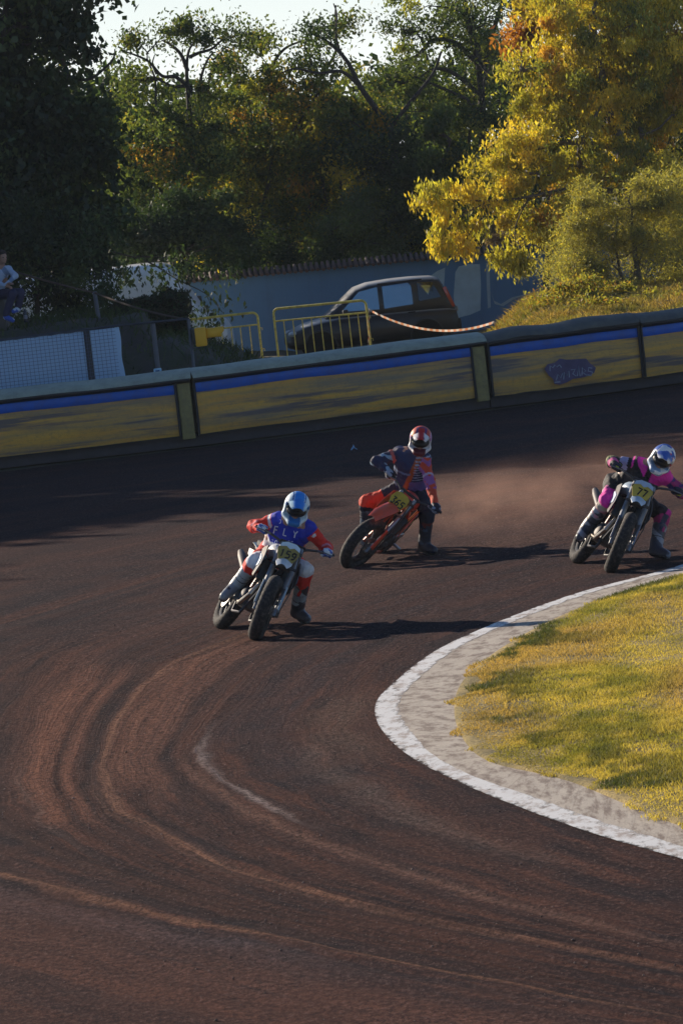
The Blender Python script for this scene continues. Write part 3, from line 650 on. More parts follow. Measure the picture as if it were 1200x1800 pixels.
def banner(pxa, pya, pxb, pyb, label, hb, sd):
    a, c_ = P(pxa, pya, FY+.03), P(pxb, pyb, FY+.03); nx_, nz_ = 40, 12; rings = []
    for i in range(nx_+1):
        x = a.x+(c_.x-a.x)*i/nx_; zt_ = a.z+(c_.z-a.z)*i/nx_-.015*math.sin(i*.9)**2
        rings.append([(x+.012*math.sin(j*.8+sd)*(i == nx_), FY+.03+.03*(float(vnoise(x, j*.11, 2.2, sd))-.5), zt_-hb*j/nz_) for j in range(nz_+1)])
    mb = MB(); mb.loft(rings, cap=False, closed=False)
    o = mb.build('banner_sheet', banner_mat(), None)
    me_ = o.data; sm = o.modifiers.new('thickness', 'SOLIDIFY'); sm.thickness = .003
    return tag(o, label, 'banner', 'white banners tied behind the mesh fence')
banner(-200, 622, 151, 581, 'long white banner sheet behind the wire mesh, left of the dark post', 1.05, 3)
banner(157, 579.5, 209, 573, 'short white banner sheet between the dark post and its own free edge', 1.02, 6)
# upper post and hand rope on the bank
p0 = P(166, 512, 84); mb = MB(); mb.tube([(p0.x+.02, p0.y, float(bank_h(p0.x, 84))-.1), tuple(p0)], .04, 8)
tag(mb.build('fence_post', M_STEELL, None), 'lone grey steel post standing on the dark bank above the banner', 'post')
def sag(a, b_, s_, n_=14): return [a.lerp(b_, i/n_)+Vector((0, 0, -s_*4*(i/n_)*(1-i/n_))) for i in range(n_+1)]
mb = MB(); mb.tube(sag(P(-60, 447, 84), P(166, 514, 84), .05)+sag(P(166, 514, 84), P(334, 562, 80.1), .06)[1:], .02, 6)
tag(mb.build('hand_rope', mat('brown rope', (.085, .06, .045), .9), None), 'brown rope sloping down the dark bank from the spectator to the signal pole', 'rope')
# signal pole and yellow signal lamp
pb, ptp = P(341, 664, 79.2), P(331, 561, 79.2)
mb = MB(); mb.tube([(ptp.x, 79.2, 0), (ptp.x, 79.2, ptp.z)], .028, 8); tag(mb.build('signal_pole', M_STEELL, None), 'thin grey pole that carries the yellow track signal', 'pole')
sig = empty('signal_lamp', 'yellow track signal lamp with long hood, facing right on its pole', 'signal', P(360, 592, 79.1))
M_SIG = mat('yellow plastic housing', (.85, .42, .015), .5, var=.12, scale=5)
c0 = P(351, 592, 79.1)
mb = MB(); mb.box(c0+Vector((.02, 0, 0)), (.20, .26, .33), .03); mb.build('housing', M_SIG, sig)
mb = MB(); mb.box(c0+Vector((-.10, 0, .02)), (.05, .24, .27), .015); mb.build('back_cover', mat('dark rubber cover', (.02, .025, .025), .6), sig)
mb = MB(); rings = []
for x, s_ in ((.12, 1.0), (.24, .93), (.38, 1.0)):
    rings.append([c0+Vector((x+(.05 if math.sin(q_) > 0 and x > .3 else 0), .105*s_*math.cos(q_), .03+.115*s_*math.sin(q_))) for q_ in np.linspace(-.6, math.pi+.6, 16)])
mb.loft(rings, cap=False, closed=False); hd = mb.build('hood', M_SIG, sig); sm = hd.modifiers.new('thickness', 'SOLIDIFY'); sm.thickness = .008
mb = MB(); mb.ell(c0+Vector((.135, 0, .03)), (.03, .095, .1)); mb.build('lens', mat('dark amber lens', (.12, .05, .01), .15), sig)
mb = MB(); mb.tube([c0+Vector((-.1, 0, .15)), Vector((ptp.x, 79.2, c0.z+.16))], .012, 6); mb.build('bracket', M_STEELL, sig); mb = MB(); mb.tube([c0+Vector((-.06, 0, -.17)), Vector((ptp.x, 79.2, c0.z-.2))], .012, 6); mb.build('bracket', M_STEELL, sig)
# little blue-white box behind the pad
c0 = P(277, 651, 76.6)
mb = MB(); mb.box((c0.x, c0.y, c0.z-.015), (.13, .13, .10), .012)
bx_ = mb.build('junction_box', mat('pale blue plastic', (.35, .55, .7), .5), None); tag(bx_, 'small pale blue box on the rear edge of the long yellow pad', 'box')
mb = MB(); mb.box((c0.x+.0, c0.y-.068, c0.z-.015), (.07, .006, .05)); mb.build('box_window', mat('dark blue plastic', (.03, .1, .25), .4), bx_)
p_ = pads[0][1]; mb = MB(); mb.tube([(c0.x, c0.y, 0), (c0.x, c0.y, c0.z-.06)], .02, 6); mb.build('box_stake', M_STEELL, bx_)
# warning tape from the railing to the mound, and its coil hanging at the railing
def tape(pts, name, label, w_=.028, stops=34):
    m, n, b = newmat('striped warning tape'); uv = N(n, 'ShaderNodeUVMap', uv_map='UVMap').outputs[0]
    sp = N(n, 'ShaderNodeSeparateXYZ'); n.links.new(uv, sp.inputs[0]); fr_ = N(n, 'ShaderNodeMath', operation='FRACT')
    ml = N(n, 'ShaderNodeMath', operation='MULTIPLY'); n.links.new(sp.outputs[0], ml.inputs[0]); ml.inputs[1].default_value = stops; n.links.new(ml.outputs[0], fr_.inputs[0])
    c = ramp(n, fr_.outputs[0], [(0, (.70, .60, .50)), (.5, (.75, .22, .03))], 'CONSTANT'); n.links.new(c, b.inputs['Base Color']); b.inputs['Roughness'].default_value = .5
    co_, fa, uv_ = [], [], []
    for i, p_ in enumerate(pts):
        tw = i*.55; d = Vector((0, .35*math.sin(tw), 1)).normalized()*w_
        co_ += [p_-d, p_+d, p_+d+Vector((0, .004, 0)), p_-d+Vector((0, .004, 0))]; uv_ += [(i/len(pts), 0)]*4
        if i: b_ = 4*i-4; fa += [(b_, b_+1, b_+5, b_+4), (b_+3, b_+7, b_+6, b_+2)]
    o = link(name, np_mesh(name, np.array([tuple(q_) for q_ in co_]), np.array(fa), uv=np.array(uv_)), m); tag(o, label, 'tape'); return o
A, B, C_ = P(648, 544, 98.3), P(868, 566, 92.5), P(985, 512, 93.5)
pts = sag(A, B, .30, 40)
for i in range(1, 16):
    q_ = P(868+(985-868)*i/15, 566+(514-566)*i/15, 92.5); q_.z = float(mound_h(q_.x, q_.y))+.06; pts.append(q_)
tape(pts, 'warning_tape', 'orange and white striped tape sagging from the yellow railing to the mound', .024, 30)
tape([P(648+2*math.sin(i*.5), 545+i*2.6, 98.25) for i in range(30)], 'warning_tape', 'loose end of striped tape hanging straight down the right post of the yellow railing', .035, 9)
# ================================================================== PARKED CAR AND VAN
def sup_ring(x, hw, zb, zt_, e=3.2, n_=20, tum=0.0, cy=0.0):
    out = []
    for i in range(n_):
        a = 2*math.pi*i/n_+math.pi/n_; cx_, sz_ = math.cos(a), math.sin(a)
        y = math.copysign(abs(cx_)**(2/e), cx_)*hw; z = math.copysign(abs(sz_)**(2/e), sz_)
        zz = zb+(zt_-zb)*(z+1)/2; y *= 1-tum*max(0, z); out.append(Vector((x, y+cy, zz)))
    return out
M_TYREC = mat('car tyre rubber', (.012, .012, .012), .85, bmp=.2)
M_HUB = mat('silver wheel', (.16, .17, .20), .4, .7)
def wheel_car(M_, parent, r=.30, w_=.19):
    mb = MB(M_ @ Matrix.Rotation(R(90), 4, 'X')); mb.lathe([(r*.62, -w_/2), (r*.93, -w_/2), (r, -w_*.36), (r, w_*.36), (r*.93, w_/2), (r*.62, w_/2)], 28, closed=True)
    wobj = mb.build('wheel', M_TYREC, parent)
    mb = MB(M_ @ Matrix.Rotation(R(90), 4, 'X'))
    mb.lathe([(0.001, w_*.30), (.05, w_*.34), (.07, w_*.26), (r*.5, w_*.34), (r*.62, w_*.45), (r*.66, w_*.40), (r*.60, w_*.1)], 28)
    for k_ in range(5):
        a = 2*math.pi*k_/5; mb.box((r*.36*math.cos(a), r*.36*math.sin(a), w_*.36), (r*.5, .05, .03), .006, Matrix.Rotation(a, 3, 'Z'))
    rim = mb.build('rim', M_HUB, None); o = rim; o.parent = wobj; o.data.transform(ROOTM[parent.name].inverted()); return wobj
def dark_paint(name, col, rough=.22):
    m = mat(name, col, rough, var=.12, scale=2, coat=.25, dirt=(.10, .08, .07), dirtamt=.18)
    # sunlit highlight painted in: base colour turns pale on upward-facing panels
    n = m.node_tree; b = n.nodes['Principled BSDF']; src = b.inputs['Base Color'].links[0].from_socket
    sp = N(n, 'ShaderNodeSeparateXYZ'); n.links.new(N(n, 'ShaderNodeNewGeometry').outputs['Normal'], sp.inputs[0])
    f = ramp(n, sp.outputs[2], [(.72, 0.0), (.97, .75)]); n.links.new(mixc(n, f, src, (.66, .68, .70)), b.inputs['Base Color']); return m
M_GLASS = None
m, n, b = newmat('car glass'); b.inputs['Base Color'].default_value = (.20, .27, .32, 1); b.inputs['Roughness'].default_value = .04
b.inputs['Transmission Weight'].default_value = .85; b.inputs['IOR'].default_value = 1.2; M_GLASS = m
M_PRIV = mat('privacy glass', (.01, .012, .016), .06, spec=.8)
M_TRIM = mat('black plastic trim', (.014, .014, .016), .5)
M_RED = mat('tail lamp red', (.35, .02, .015), .15, coat=.6)
M_LAMP = mat('headlamp glass', (.45, .5, .55), .1, coat=.8)

CY = 102.6
cA = P(505, 620, CY-.8)
carrot = Matrix.Rotation(R(180+4), 4, 'Z')          # nose to the left
car = empty('parked_car', 'dark compact hatchback parked nose left in front of the blue-grey wall', 'car', (cA.x+1.93, CY, -.02), carrot)
CM = ROOTM[car.name]; HW = .82
# body as panels over one side profile: x forward, lower body then greenhouse
low = [(-1.93, .40, .66, .66), (-1.90, .30, .86, .74), (-1.74, .26, .90, .80), (-1.3, .24, .93, .82), (-.6, .23, .95, .82), (.2, .23, .96, .82), (.75, .23, .97, .82), (1.1, .24, .93, .81), (1.5, .26, .86, .79), (1.75, .28, .76, .73), (1.90, .34, .66, .64), (1.95, .42, .58, .55)]
mb = MB(CM); mb.loft([sup_ring(x, hw, zb, zt_, 4.2, 24, .05) for x, zb, zt_, hw in low])
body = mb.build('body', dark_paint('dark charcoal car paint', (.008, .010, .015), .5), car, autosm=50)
gh = [(-1.88, .80, .94, .64), (-1.74, .80, 1.28, .67), (-1.60, .80, 1.55, .68), (-1.45, .80, 1.605, .69), (-1.0, .80, 1.635, .70), (-.5, .80, 1.64, .70), (0, .80, 1.615, .695), (.3, .80, 1.54, .685), (.58, .80, 1.33, .68), (.85, .80, 1.12, .68), (1.05, .80, .97, .64)]
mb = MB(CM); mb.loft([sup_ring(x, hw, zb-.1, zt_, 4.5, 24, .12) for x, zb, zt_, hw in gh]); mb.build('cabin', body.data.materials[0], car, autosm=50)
def side_panel(pts, y, name, mat_, parent, t_=.012):
    """polygon in (x, z) following the inward lean of the cabin side"""
    for s_ in (-1, 1):
        mb = MB(CM); k_ = len(pts); f = lambda z, o_: s_*(y+.008+o_-.088*max(0, (z-1.17)/.47))
        vs_ = [(x, f(z, 0), z) for x, z in pts]+[(x, f(z, t_), z) for x, z in pts]
        mb.add(vs_, [tuple(range(k_)), tuple(range(2*k_-1, k_-1, -1))]+[(i, (i+1) % k_, k_+(i+1) % k_, k_+i) for i in range(k_)])
        mb.build(name, mat_, parent, smooth=False)
side_panel([(.68, 1.04), (.24, 1.44), (-.18, 1.50), (-.18, 1.0)], .692, 'front_side_window', mat('sky-lit side glass', (.17, .25, .33), .12, metal=.6, var=.1), car)
side_panel([(-.29, 1.0), (-.29, 1.50), (-.88, 1.52), (-.94, 1.44), (-.94, 1.03)], .695, 'rear_side_window', bpy.data.materials['sky-lit side glass'], car)
side_panel([(-1.08, 1.08), (-1.08, 1.50), (-1.42, 1.48), (-1.58, 1.12)], .692, 'quarter_window', M_PRIV, car)
side_panel([(-1.16, 1.43), (-1.38, 1.40), (-1.30, 1.20)], .706, 'window_glint', mat('sky-lit rear quarter glass', (.30, .38, .46), .05, metal=.7), car)
side_panel([(-.24, .30), (-.24, .93), (-.245, .93), (-.245, .30)], .824, 'door_gap', M_TRIM, car, .002)
side_panel([(-1.0, .35), (-1.06, .93), (-1.065, .93), (-1.005, .35)], .820, 'door_gap', M_TRIM, car, .002)
side_panel([(.8, .35), (.8, .93), (.795, .93), (.795, .35)], .824, 'door_gap', M_TRIM, car, .002)
for x in (-.13, -.88):
    for s_ in (-1, 1): mb = MB(CM); mb.box((x, s_*.825, .86), (.17, .035, .03), .008); mb.build('door_handle', M_TRIM, car)
for s_ in (-1, 1):
    mb = MB(CM); mb.box((.60, s_*.84, 1.02), (.12, .16, .13), .03); mb.build('door_mirror', M_TRIM, car)
    mb = MB(CM); mb.box((-1.765, s_*.60, 1.10), (.09, .09, .50), .02, Matrix.Rotation(R(20), 3, 'Y')); mb.build('tail_lamp', M_RED, car)
    mb = MB(CM); mb.ell((1.80, s_*.58, .66), (.12, .13, .075), 12, 8); mb.build('headlight', M_LAMP, car)
    mb = MB(CM); mb.tube([(-1.2, s_*.56, 1.56), (-.2, s_*.56, 1.56)], .014, 6); mb.build('roof_rail', M_TRIM, car)
    for x in (-1.18, 1.22):
        wheel_car(CM @ Matrix.Translation(Vector((x, s_*.72, .30))) @ (Matrix.Rotation(math.pi, 4, 'Z') if s_ > 0 else Matrix.Identity(4)), car)
        mb = MB(CM); mb.tube([(x+.36*math.cos(a), s_*.80, .31+.36*math.sin(a)) for a in np.linspace(-.1, math.pi+.1, 14)], .022, 6); mb.build('wheel_arch', M_TRIM, car)
        mb = MB(CM @ Matrix.Translation(Vector((x, s_*.795, .31))) @ Matrix.Rotation(R(90), 4, 'X')); mb.lathe([(.34, -.03), (.34, .03)], 24); mb.lathe([(.0005, .025*-s_), (.34, .025*-s_)], 24); mb.build('wheel_well', mat('wheel well black', (.004, .004, .004), .95), car)
mb = MB(CM); mb.box((-1.775, 0, 1.16), (.03, 1.02, .34), .01, Matrix.Rotation(R(20), 3, 'Y')); mb.build('rear_window', M_PRIV, car)
mb = MB(CM); mb.box((-1.93, 0, .48), (.10, 1.40, .24), .04); mb.build('rear_bumper', M_TRIM, car)
mb = MB(CM); mb.box((-1.97, 0, .80), (.02, .50, .11), .005); mb.build('number_plate', mat('plate white', (.5, .5, .48), .4), car)
mb = MB(CM); mb.box((.70, 0, 1.16), (.50, 1.16, .015), .004, Matrix.Rotation(R(33), 3, 'Y')); mb.build('windscreen', M_PRIV, car)

# ---- white panel van behind the leaves
vA = P(400, 620, 104.2)
van = empty('white_van', 'white panel van behind the dark hedge and hanging leaves, nose right', 'van', (vA.x-2.3, 104.9, 0), Matrix.Rotation(R(-5), 4, 'Z'))
VM = ROOTM[van.name]; zt_v = P(300, 458, 104.2).z
vb = [(-2.5, .35, zt_v-.10, .86), (-2.44, .30, zt_v-.01, .91), (-1.5, .28, zt_v, .93), (.6, .28, zt_v, .93), (1.0, .28, zt_v-.03, .93), (1.22, .28, zt_v-.14, .92), (1.52, .28, zt_v-.62, .91), (1.80, .28, zt_v-1.12, .90), (2.02, .30, 1.22, .88), (2.32, .34, 1.05, .82), (2.42, .40, .85, .74)]
M_WHT = mat('white van paint', (.93, .95, .96), .35, var=.06, scale=2, coat=.4, dirt=(.55, .53, .50), dirtamt=.2)
mb = MB(VM); mb.loft([sup_ring(x, hw, zb, z_, 6.5, 28, .05) for x, zb, z_, hw in vb]); mb.build('body', M_WHT, van, autosm=45)
for s_ in (-1, 1):
    mb = MB(VM); v_ = [(1.02, 1.35), (1.02, 1.98), (1.22, 1.98), (1.62, 1.38)]
    mb.add([(x, s_*(.925-.02*(z > 1.6)), z) for x, z in v_]+[(x, s_*(.935-.02*(z > 1.6)), z) for x, z in v_], [(0, 1, 2, 3), (7, 6, 5, 4), (0, 4, 5, 1), (1, 5, 6, 2), (2, 6, 7, 3), (3, 7, 4, 0)]); mb.build('side_window', M_PRIV, van, smooth=False)
    mb = MB(VM); mb.box((1.66, s_*1.06, 1.50), (.13, .17, .27), .04); mi = mb.build('door_mirror', M_TRIM, van)
    mb = MB(VM); mb.tube([(1.62, s_*.9, 1.40), (1.66, s_*1.04, 1.42)], .025, 6); mb.build('mirror_arm', M_TRIM, van)
    mb = MB(VM); mb.box((1.60, s_*1.06, 1.52), (.03, .11, .16), .005); mb.build('mirror_glass', mat('mirror', (.8, .85, .9), .05, 1), van)
    for x in (-1.55, 1.55):
        wheel_car(VM @ Matrix.Translation(Vector((x, s_*.82, .33))) @ (Matrix.Rotation(math.pi, 4, 'Z') if s_ > 0 else Matrix.Identity(4)), van, .33, .2)
    mb = MB(VM); mb.box((0.95, s_*.932, 1.2), (.012, .012, 1.6)); mb.build('door_gap', M_TRIM, van)
    mb = MB(VM); mb.ell((2.24, s_*.68, .98), (.14, .12, .12), 12, 8); mb.build('headlight', M_LAMP, van)
mb = MB(VM); mb.box((1.57, 0, zt_v-.80), (.86, 1.45, .015), .004, Matrix.Rotation(R(59), 3, 'Y')); mb.build('windscreen', M_PRIV, van)
# ================================================================== TREES AND SHRUBS
def leaf_mat(name, trans=.42, sat=1.0):
    m, n, b = newmat(name); L = n.links; a = N(n, 'ShaderNodeVertexColor', layer_name='Col').outputs[0]
    d = N(n, 'ShaderNodeBsdfDiffuse'); t = N(n, 'ShaderNodeBsdfTranslucent'); g_ = N(n, 'ShaderNodeBsdfGlossy'); g_.inputs['Roughness'].default_value = .5
    L.new(a, d.inputs[0]); L.new(mixc(n, 1.0, a, (1.25, 1.3, .5), 'MULTIPLY'), t.inputs[0])
    mx = N(n, 'ShaderNodeMixShader'); mx.inputs[0].default_value = trans; L.new(d.outputs[0], mx.inputs[1]); L.new(t.outputs[0], mx.inputs[2])
    mz = N(n, 'ShaderNodeMixShader'); mz.inputs[0].default_value = .025; L.new(mx.outputs[0], mz.inputs[1]); L.new(g_.outputs[0], mz.inputs[2])
    L.new(mz.outputs[0], n.nodes['Material Output'].inputs[0]); return m
M_LEAF = leaf_mat('leaf', .5); M_LEAFD = leaf_mat('dark leaf', .30)
M_BARK = mat('dark bark', (.055, .045, .038), .9, var=.4, scale=9, bmp=.6, bscale=22)
M_BARKL = mat('grey bark', (.12, .10, .08), .9, var=.4, scale=9, bmp=.6, bscale=22)
def leaf_arrays(C, size, cols, rs, droop=.5, wid=.42):
    n_ = len(C)
    d = rs.normal(0, 1, (n_, 3)); d[:, 2] -= droop*2.2; d /= np.linalg.norm(d, axis=1)[:, None]
    u = rs.normal(0, 1, (n_, 3)); u -= d*(u*d).sum(1)[:, None]; u /= np.linalg.norm(u, axis=1)[:, None]; nn = np.cross(d, u)
    L_ = (size*rs.uniform(.6, 1.35, n_))[:, None]; W_ = L_*wid*rs.uniform(.7, 1.2, n_)[:, None]
    v = np.stack([C-d*L_*.5, C+u*W_*.5-d*L_*.05+nn*W_*.18, C+d*L_*.5, C-u*W_*.5-d*L_*.05+nn*W_*.18], 1).reshape(-1, 3)
    f = np.arange(n_)[:, None]*4+np.array([[0, 1, 2, 3]])
    return v, f, np.repeat(cols, 4, 0)
def pick(pal, n_, rs):
    w_ = np.array([p_[1] for p_ in pal], float); w_ /= w_.sum(); i = rs.choice(len(pal), n_, p=w_); return np.array([p_[0] for p_ in pal])[i]
def blob_clumps(blobs, Y, rs, clump=.34):
    """blobs: (px, py, rx_px, rz_px, dY, ry_m, weight) -> clump centres"""
    out = []; s_ = FOC/Y
    for (px, py, rx, rz, dy, ry, wt) in blobs:
        c_ = np.array(P(px, py, Y+dy)); r_ = np.array([rx/s_, ry, rz/s_]); area = math.pi*r_[0]*r_[2]
        n_ = max(3, int(wt*area*4.2*max(.6, ry)/clump*.34))
        q_ = rs.normal(0, 1, (n_, 3)); q_ /= np.linalg.norm(q_, axis=1)[:, None]; q_ *= (rs.uniform(.12, 1.0, n_)**.45)[:, None]
        q_ *= (1+.16*np.sin(q_[:, :1]*5+px)+.14*np.sin(q_[:, 2:]*6+py)); out.append(c_+q_*r_)
    return np.vstack(out)
def limb(mb, a, b_, r0, r1, rs, wig=.12, n_=7):
    a, b_ = np.array(a), np.array(b_); L_ = np.linalg.norm(b_-a); pts = []
    off = np.zeros(3)
    for i in range(n_):
        t = i/(n_-1); p_ = a*(1-t)+b_*t + np.array([0, 0, L_*.10*math.sin(t*math.pi)])
        if 0 < i < n_-1: off = off*.5+rs.normal(0, wig*L_*.22, 3); p_ = p_+off
        pts.append(tuple(p_))
    mb.tube(pts, [r0*(1-i/(n_-1))+r1*i/(n_-1) for i in range(n_)], 6); return pts
def tree(name, label, cat, Y, basepx, blobs, leaves, size, pal, seed, trunk=.16, clump=.34, droop=.4, wid=.42, group='trees and shrubs behind the track', mat_=None, forks=None, bark=None, per=None, base_z=0.0, twig=22, crown_name='crown', cpal=True, XY=None, jitter=.3):
    rs = np.random.default_rng(seed); C = blob_clumps(blobs, Y, rs, clump) if XY is None else blobs
    if XY is None: bx = P(basepx, 560, Y).x; by = Y
    else: bx, by = XY
    t = empty(name, label, cat, (bx, by, base_z), group=group)
    nl = len(C); k_ = rs.integers(0, nl, leaves); spread = clump*rs.uniform(.45, 1.8, nl)
    pts = C[k_]+rs.normal(0, 1, (leaves, 3))*spread[k_][:, None]*np.array([.62, .62, .5])
    cc = pick(pal, nl, rs)[k_]*(1-jitter) + pick(pal, leaves, rs)*jitter
    cc = cc*(rs.uniform(.75, 1.25, nl)[k_]*rs.uniform(.75, 1.3, leaves))[:, None]
    pts = pts[pts[:, 2] > base_z+.05] if True else pts; cc = cc[:len(pts)]
    v, f, c_ = leaf_arrays(pts, size, cc, rs, droop, wid); link(crown_name, np_mesh(crown_name, v, f, smooth=False, colors=c_), mat_ or M_LEAF, t)
    if trunk > 0:
        mb = MB(); cen = C.mean(0); top = C[np.argmax(C[:, 2])]
        zmid = base_z+.35*(C[:, 2].max()-base_z)
        fk = np.array([bx*.5+cen[0]*.5, by*.6+cen[1]*.4, zmid]); limb(mb, (bx, by, base_z-.1), fk, trunk, trunk*.75, rs, .05, 6)
        order = rs.permutation(nl)[:twig]; anchors = [fk]
        for i_, j in enumerate(order):
            c1 = C[j]
            A_ = np.array(anchors); ds = np.linalg.norm(A_-c1, axis=1)+2.0*np.maximum(0, A_[:, 2]-c1[2]); a_ = A_[np.argmin(ds)]
            r0 = trunk*(.5 if i_ < 5 else .24); pl = limb(mb, a_, c1, r0, r0*.25, rs, .22, 7)
            anchors += [np.array(pl[3]), np.array(pl[5])]
        mb.build('trunk', bark or M_BARK, t)
    if forks:
        mb = MB()
        for path, r0, r1 in forks:
            q_ = catmull([tuple(P(*w_)) if len(w_) == 3 else tuple(P(w_[0], w_[1], Y)) for w_ in path], 4); n_ = len(q_)
            mb.tube([tuple(x_) for x_ in q_], [r0*(1-i/(n_-1))+r1*i/(n_-1) for i in range(n_)], 6)
        mb.build('limb', bark or M_BARK, t)
    return t
DK = ((.028, .045, .026)); DG = (.05, .082, .034); MG = (.10, .135, .048); LG = (.19, .22, .065); YG = (.36, .33, .065); YE = (.68, .49, .07); OR = (.60, .30, .055); RU = (.38, .14, .04); GG = (.16, .20, .12)
# big dark tree filling the left
tree('dark_tree', 'tall dark green tree filling the upper left corner with sky gaps', 'tree', 94, -40,
  [(40,-40,150,80,0,2,1), (-40,120,110,130,0,2,1.2), (70,90,80,70,0,1.6,.8), (135,55,42,38,0,1,.7), (60,240,110,90,0,2,1.4), (150,190,38,30,0,1,.5), (120,300,90,60,0,1.6,1.3), (20,370,130,80,0,2,1.3), (150,380,50,70,0,1.4,1.1)],
  46000, .16, [(DK, 5), (DG, 4), (MG, 1)], 1, .28, wid=.7, mat_=M_LEAFD, twig=40,
  forks=[([(-20,330), (10,200), (20,70), (60,-60)], .16, .08), ([(20,130), (90,125), (150,140), (185,118), (200,100), (202,85)], .05, .012), ([(0,70), (50,78), (100,60)], .04, .02)])
# gnarled tree with tufted crown against the sky
tree('gnarled_tree', 'gnarled tree with thin crooked bare limbs and small leaf tufts against the sky', 'tree', 112, 340,
  [(355,62,24,16,0,.5,1.5), (300,62,20,14,0,.4,1.3), (330,45,14,8,0,.4,1), (410,60,14,8,0,.4,1), (240,75,16,10,0,.4,.6), (225,130,22,18,0,.6,.9), (250,160,40,22,0,.8,1), (395,110,30,20,0,.6,.8), (330,180,90,45,0,1.4,1), (260,230,70,50,0,1.4,1.1), (350,270,110,70,0,2,1.2), (250,330,80,70,0,1.8,1.2)],
  30000, .11, [(DG, 3), (MG, 4), (LG, 2.4), (YG, .9), (OR, .25)], 2, .09, wid=.5, twig=26, clump=.28,
  forks=[([(345,300), (335,220), (330,160), (328,120), (332,88), (345,70)], .08, .02), ([(330,125), (318,95), (300,78), (285,70)], .06, .02), ([(332,100), (350,92), (372,85), (390,70), (408,62)], .05, .015), ([(345,180), (352,140), (362,110), (375,90)], .05, .02), ([(338,160), (310,135), (285,133), (262,108), (235,95), (212,88)], .06, .015), ([(275,130), (268,112), (272,95)], .03, .012), ([(338,150), (300,150), (270,135), (240,140), (215,128)], .05, .012)])
# olive and yellow mid trees
tree('autumn_tree', 'green tree with a rusty orange top, right of the gnarled bare tree', 'tree', 114, 450,
  [(440,135,60,45,0,1.2,1), (400,120,45,40,0,1,.8), (480,80,40,30,0,1,.5), (450,60,30,22,0,1,.35), (460,200,90,60,0,1.8,1.2), (420,290,90,70,0,2,1.2), (490,330,90,90,0,2,1.2), (420,400,90,50,0,2,1.1)],
  36000, .11, [(DG, 2.5), (MG, 4), (LG, 2.5), (YG, 1.6), (OR, .7), (YE, .7)], 3, .10, wid=.5, twig=26, clump=.3,
  forks=[([(470,260), (475,180), (478,120), (500,85), (540,68)], .08, .02)])
tree('autumn_tree', 'yellow-speckled green tree in the middle, left of the dark leaning limb', 'tree', 113, 580,
  [(530,150,60,45,0,1.2,1), (560,100,45,35,0,1,.6), (590,35,40,30,0,1,.35), (640,180,50,60,0,1.4,1), (560,230,90,60,0,1.8,1.2), (600,310,100,70,0,2,1.2), (640,240,70,60,0,1.8,1), (540,390,80,50,0,1.6,1.1)],
  36000, .11, [(DG, 2), (MG, 3.5), (LG, 2.5), (YG, 1.8), (OR, .8), (YE, 1.2)], 4, .10, wid=.5, twig=26, clump=.3,
  forks=[([(560,140), (590,90), (588,50), (590,8)], .05, .02)])
tree('leaning_tree', 'dark tree with a thick bare limb leaning left across the sky gap', 'tree', 111.5, 700,
  [(560,60,26,20,0,.7,.5), (640,250,50,60,0,1.2,.7), (700,300,60,90,0,1.6,1), (720,400,60,50,0,1.6,1)],
  13000, .11, [(DK, 3), (DG, 4), (MG, 2)], 5, 0, wid=.5, clump=.3,
  forks=[([(712,470), (705,380), (695,290), (685,225), (660,190), (632,150), (612,110), (585,80), (552,58)], .12, .03), ([(612,110), (596,85), (590,55), (592,25), (586,5)], .035, .015), ([(632,150), (600,125), (560,128), (520,120), (492,128)], .055, .015), ([(685,225), (720,180), (760,130), (775,90)], .06, .03)])
tree('tall_tree', 'tall airy tree whose branches reach the top edge, left of the yellow tree', 'tree', 118, 830,
  [(700,30,50,40,0,1.4,.55), (760,10,60,40,0,1.4,.7), (840,10,60,50,0,1.4,1), (690,110,50,40,0,1.2,.7), (760,90,60,50,0,1.4,.75), (850,90,60,60,0,1.4,1), (680,170,50,50,0,1.4,1.2), (770,170,60,50,0,1.4,1.2), (860,180,50,60,0,1.4,1.2), (820,280,80,90,0,2,1.2), (820,390,80,60,0,2,1.1)],
  40000, .11, [(DG, 3), (MG, 4), (LG, 2), (YG, 1.2)], 6, .12, wid=.45, clump=.3, twig=36,
  forks=[([(850,330), (848,220), (842,120), (828,60), (812,-20)], .12, .06), ([(848,120), (800,75), (760,70), (735,95), (700,110)], .08, .02), ([(846,130), (862,70), (880,10), (890,-30)], .08, .04), ([(752,105), (735,60), (700,50)], .035, .012), ([(848,170), (800,130), (770,120), (745,130), (720,160)], .07, .02)])
# ivy column
tree('ivy_clad_trunk', 'tree trunk wrapped in hanging dark ivy behind the yellow leaves', 'tree', 109.9, 775,
  [(758,210,10,50,0,.3,2.4), (758,290,9,60,0,.3,2.4), (775,200,12,45,0,.3,2), (795,240,10,80,0,.3,2.2), (780,320,20,60,0,.4,1.6), (768,400,26,50,0,.5,1.2)],
  16000, .09, [(DG, 3), (MG, 3), (LG, .8), (YG, .3)], 7, .14, droop=1.2, wid=.6, clump=.16, twig=10)
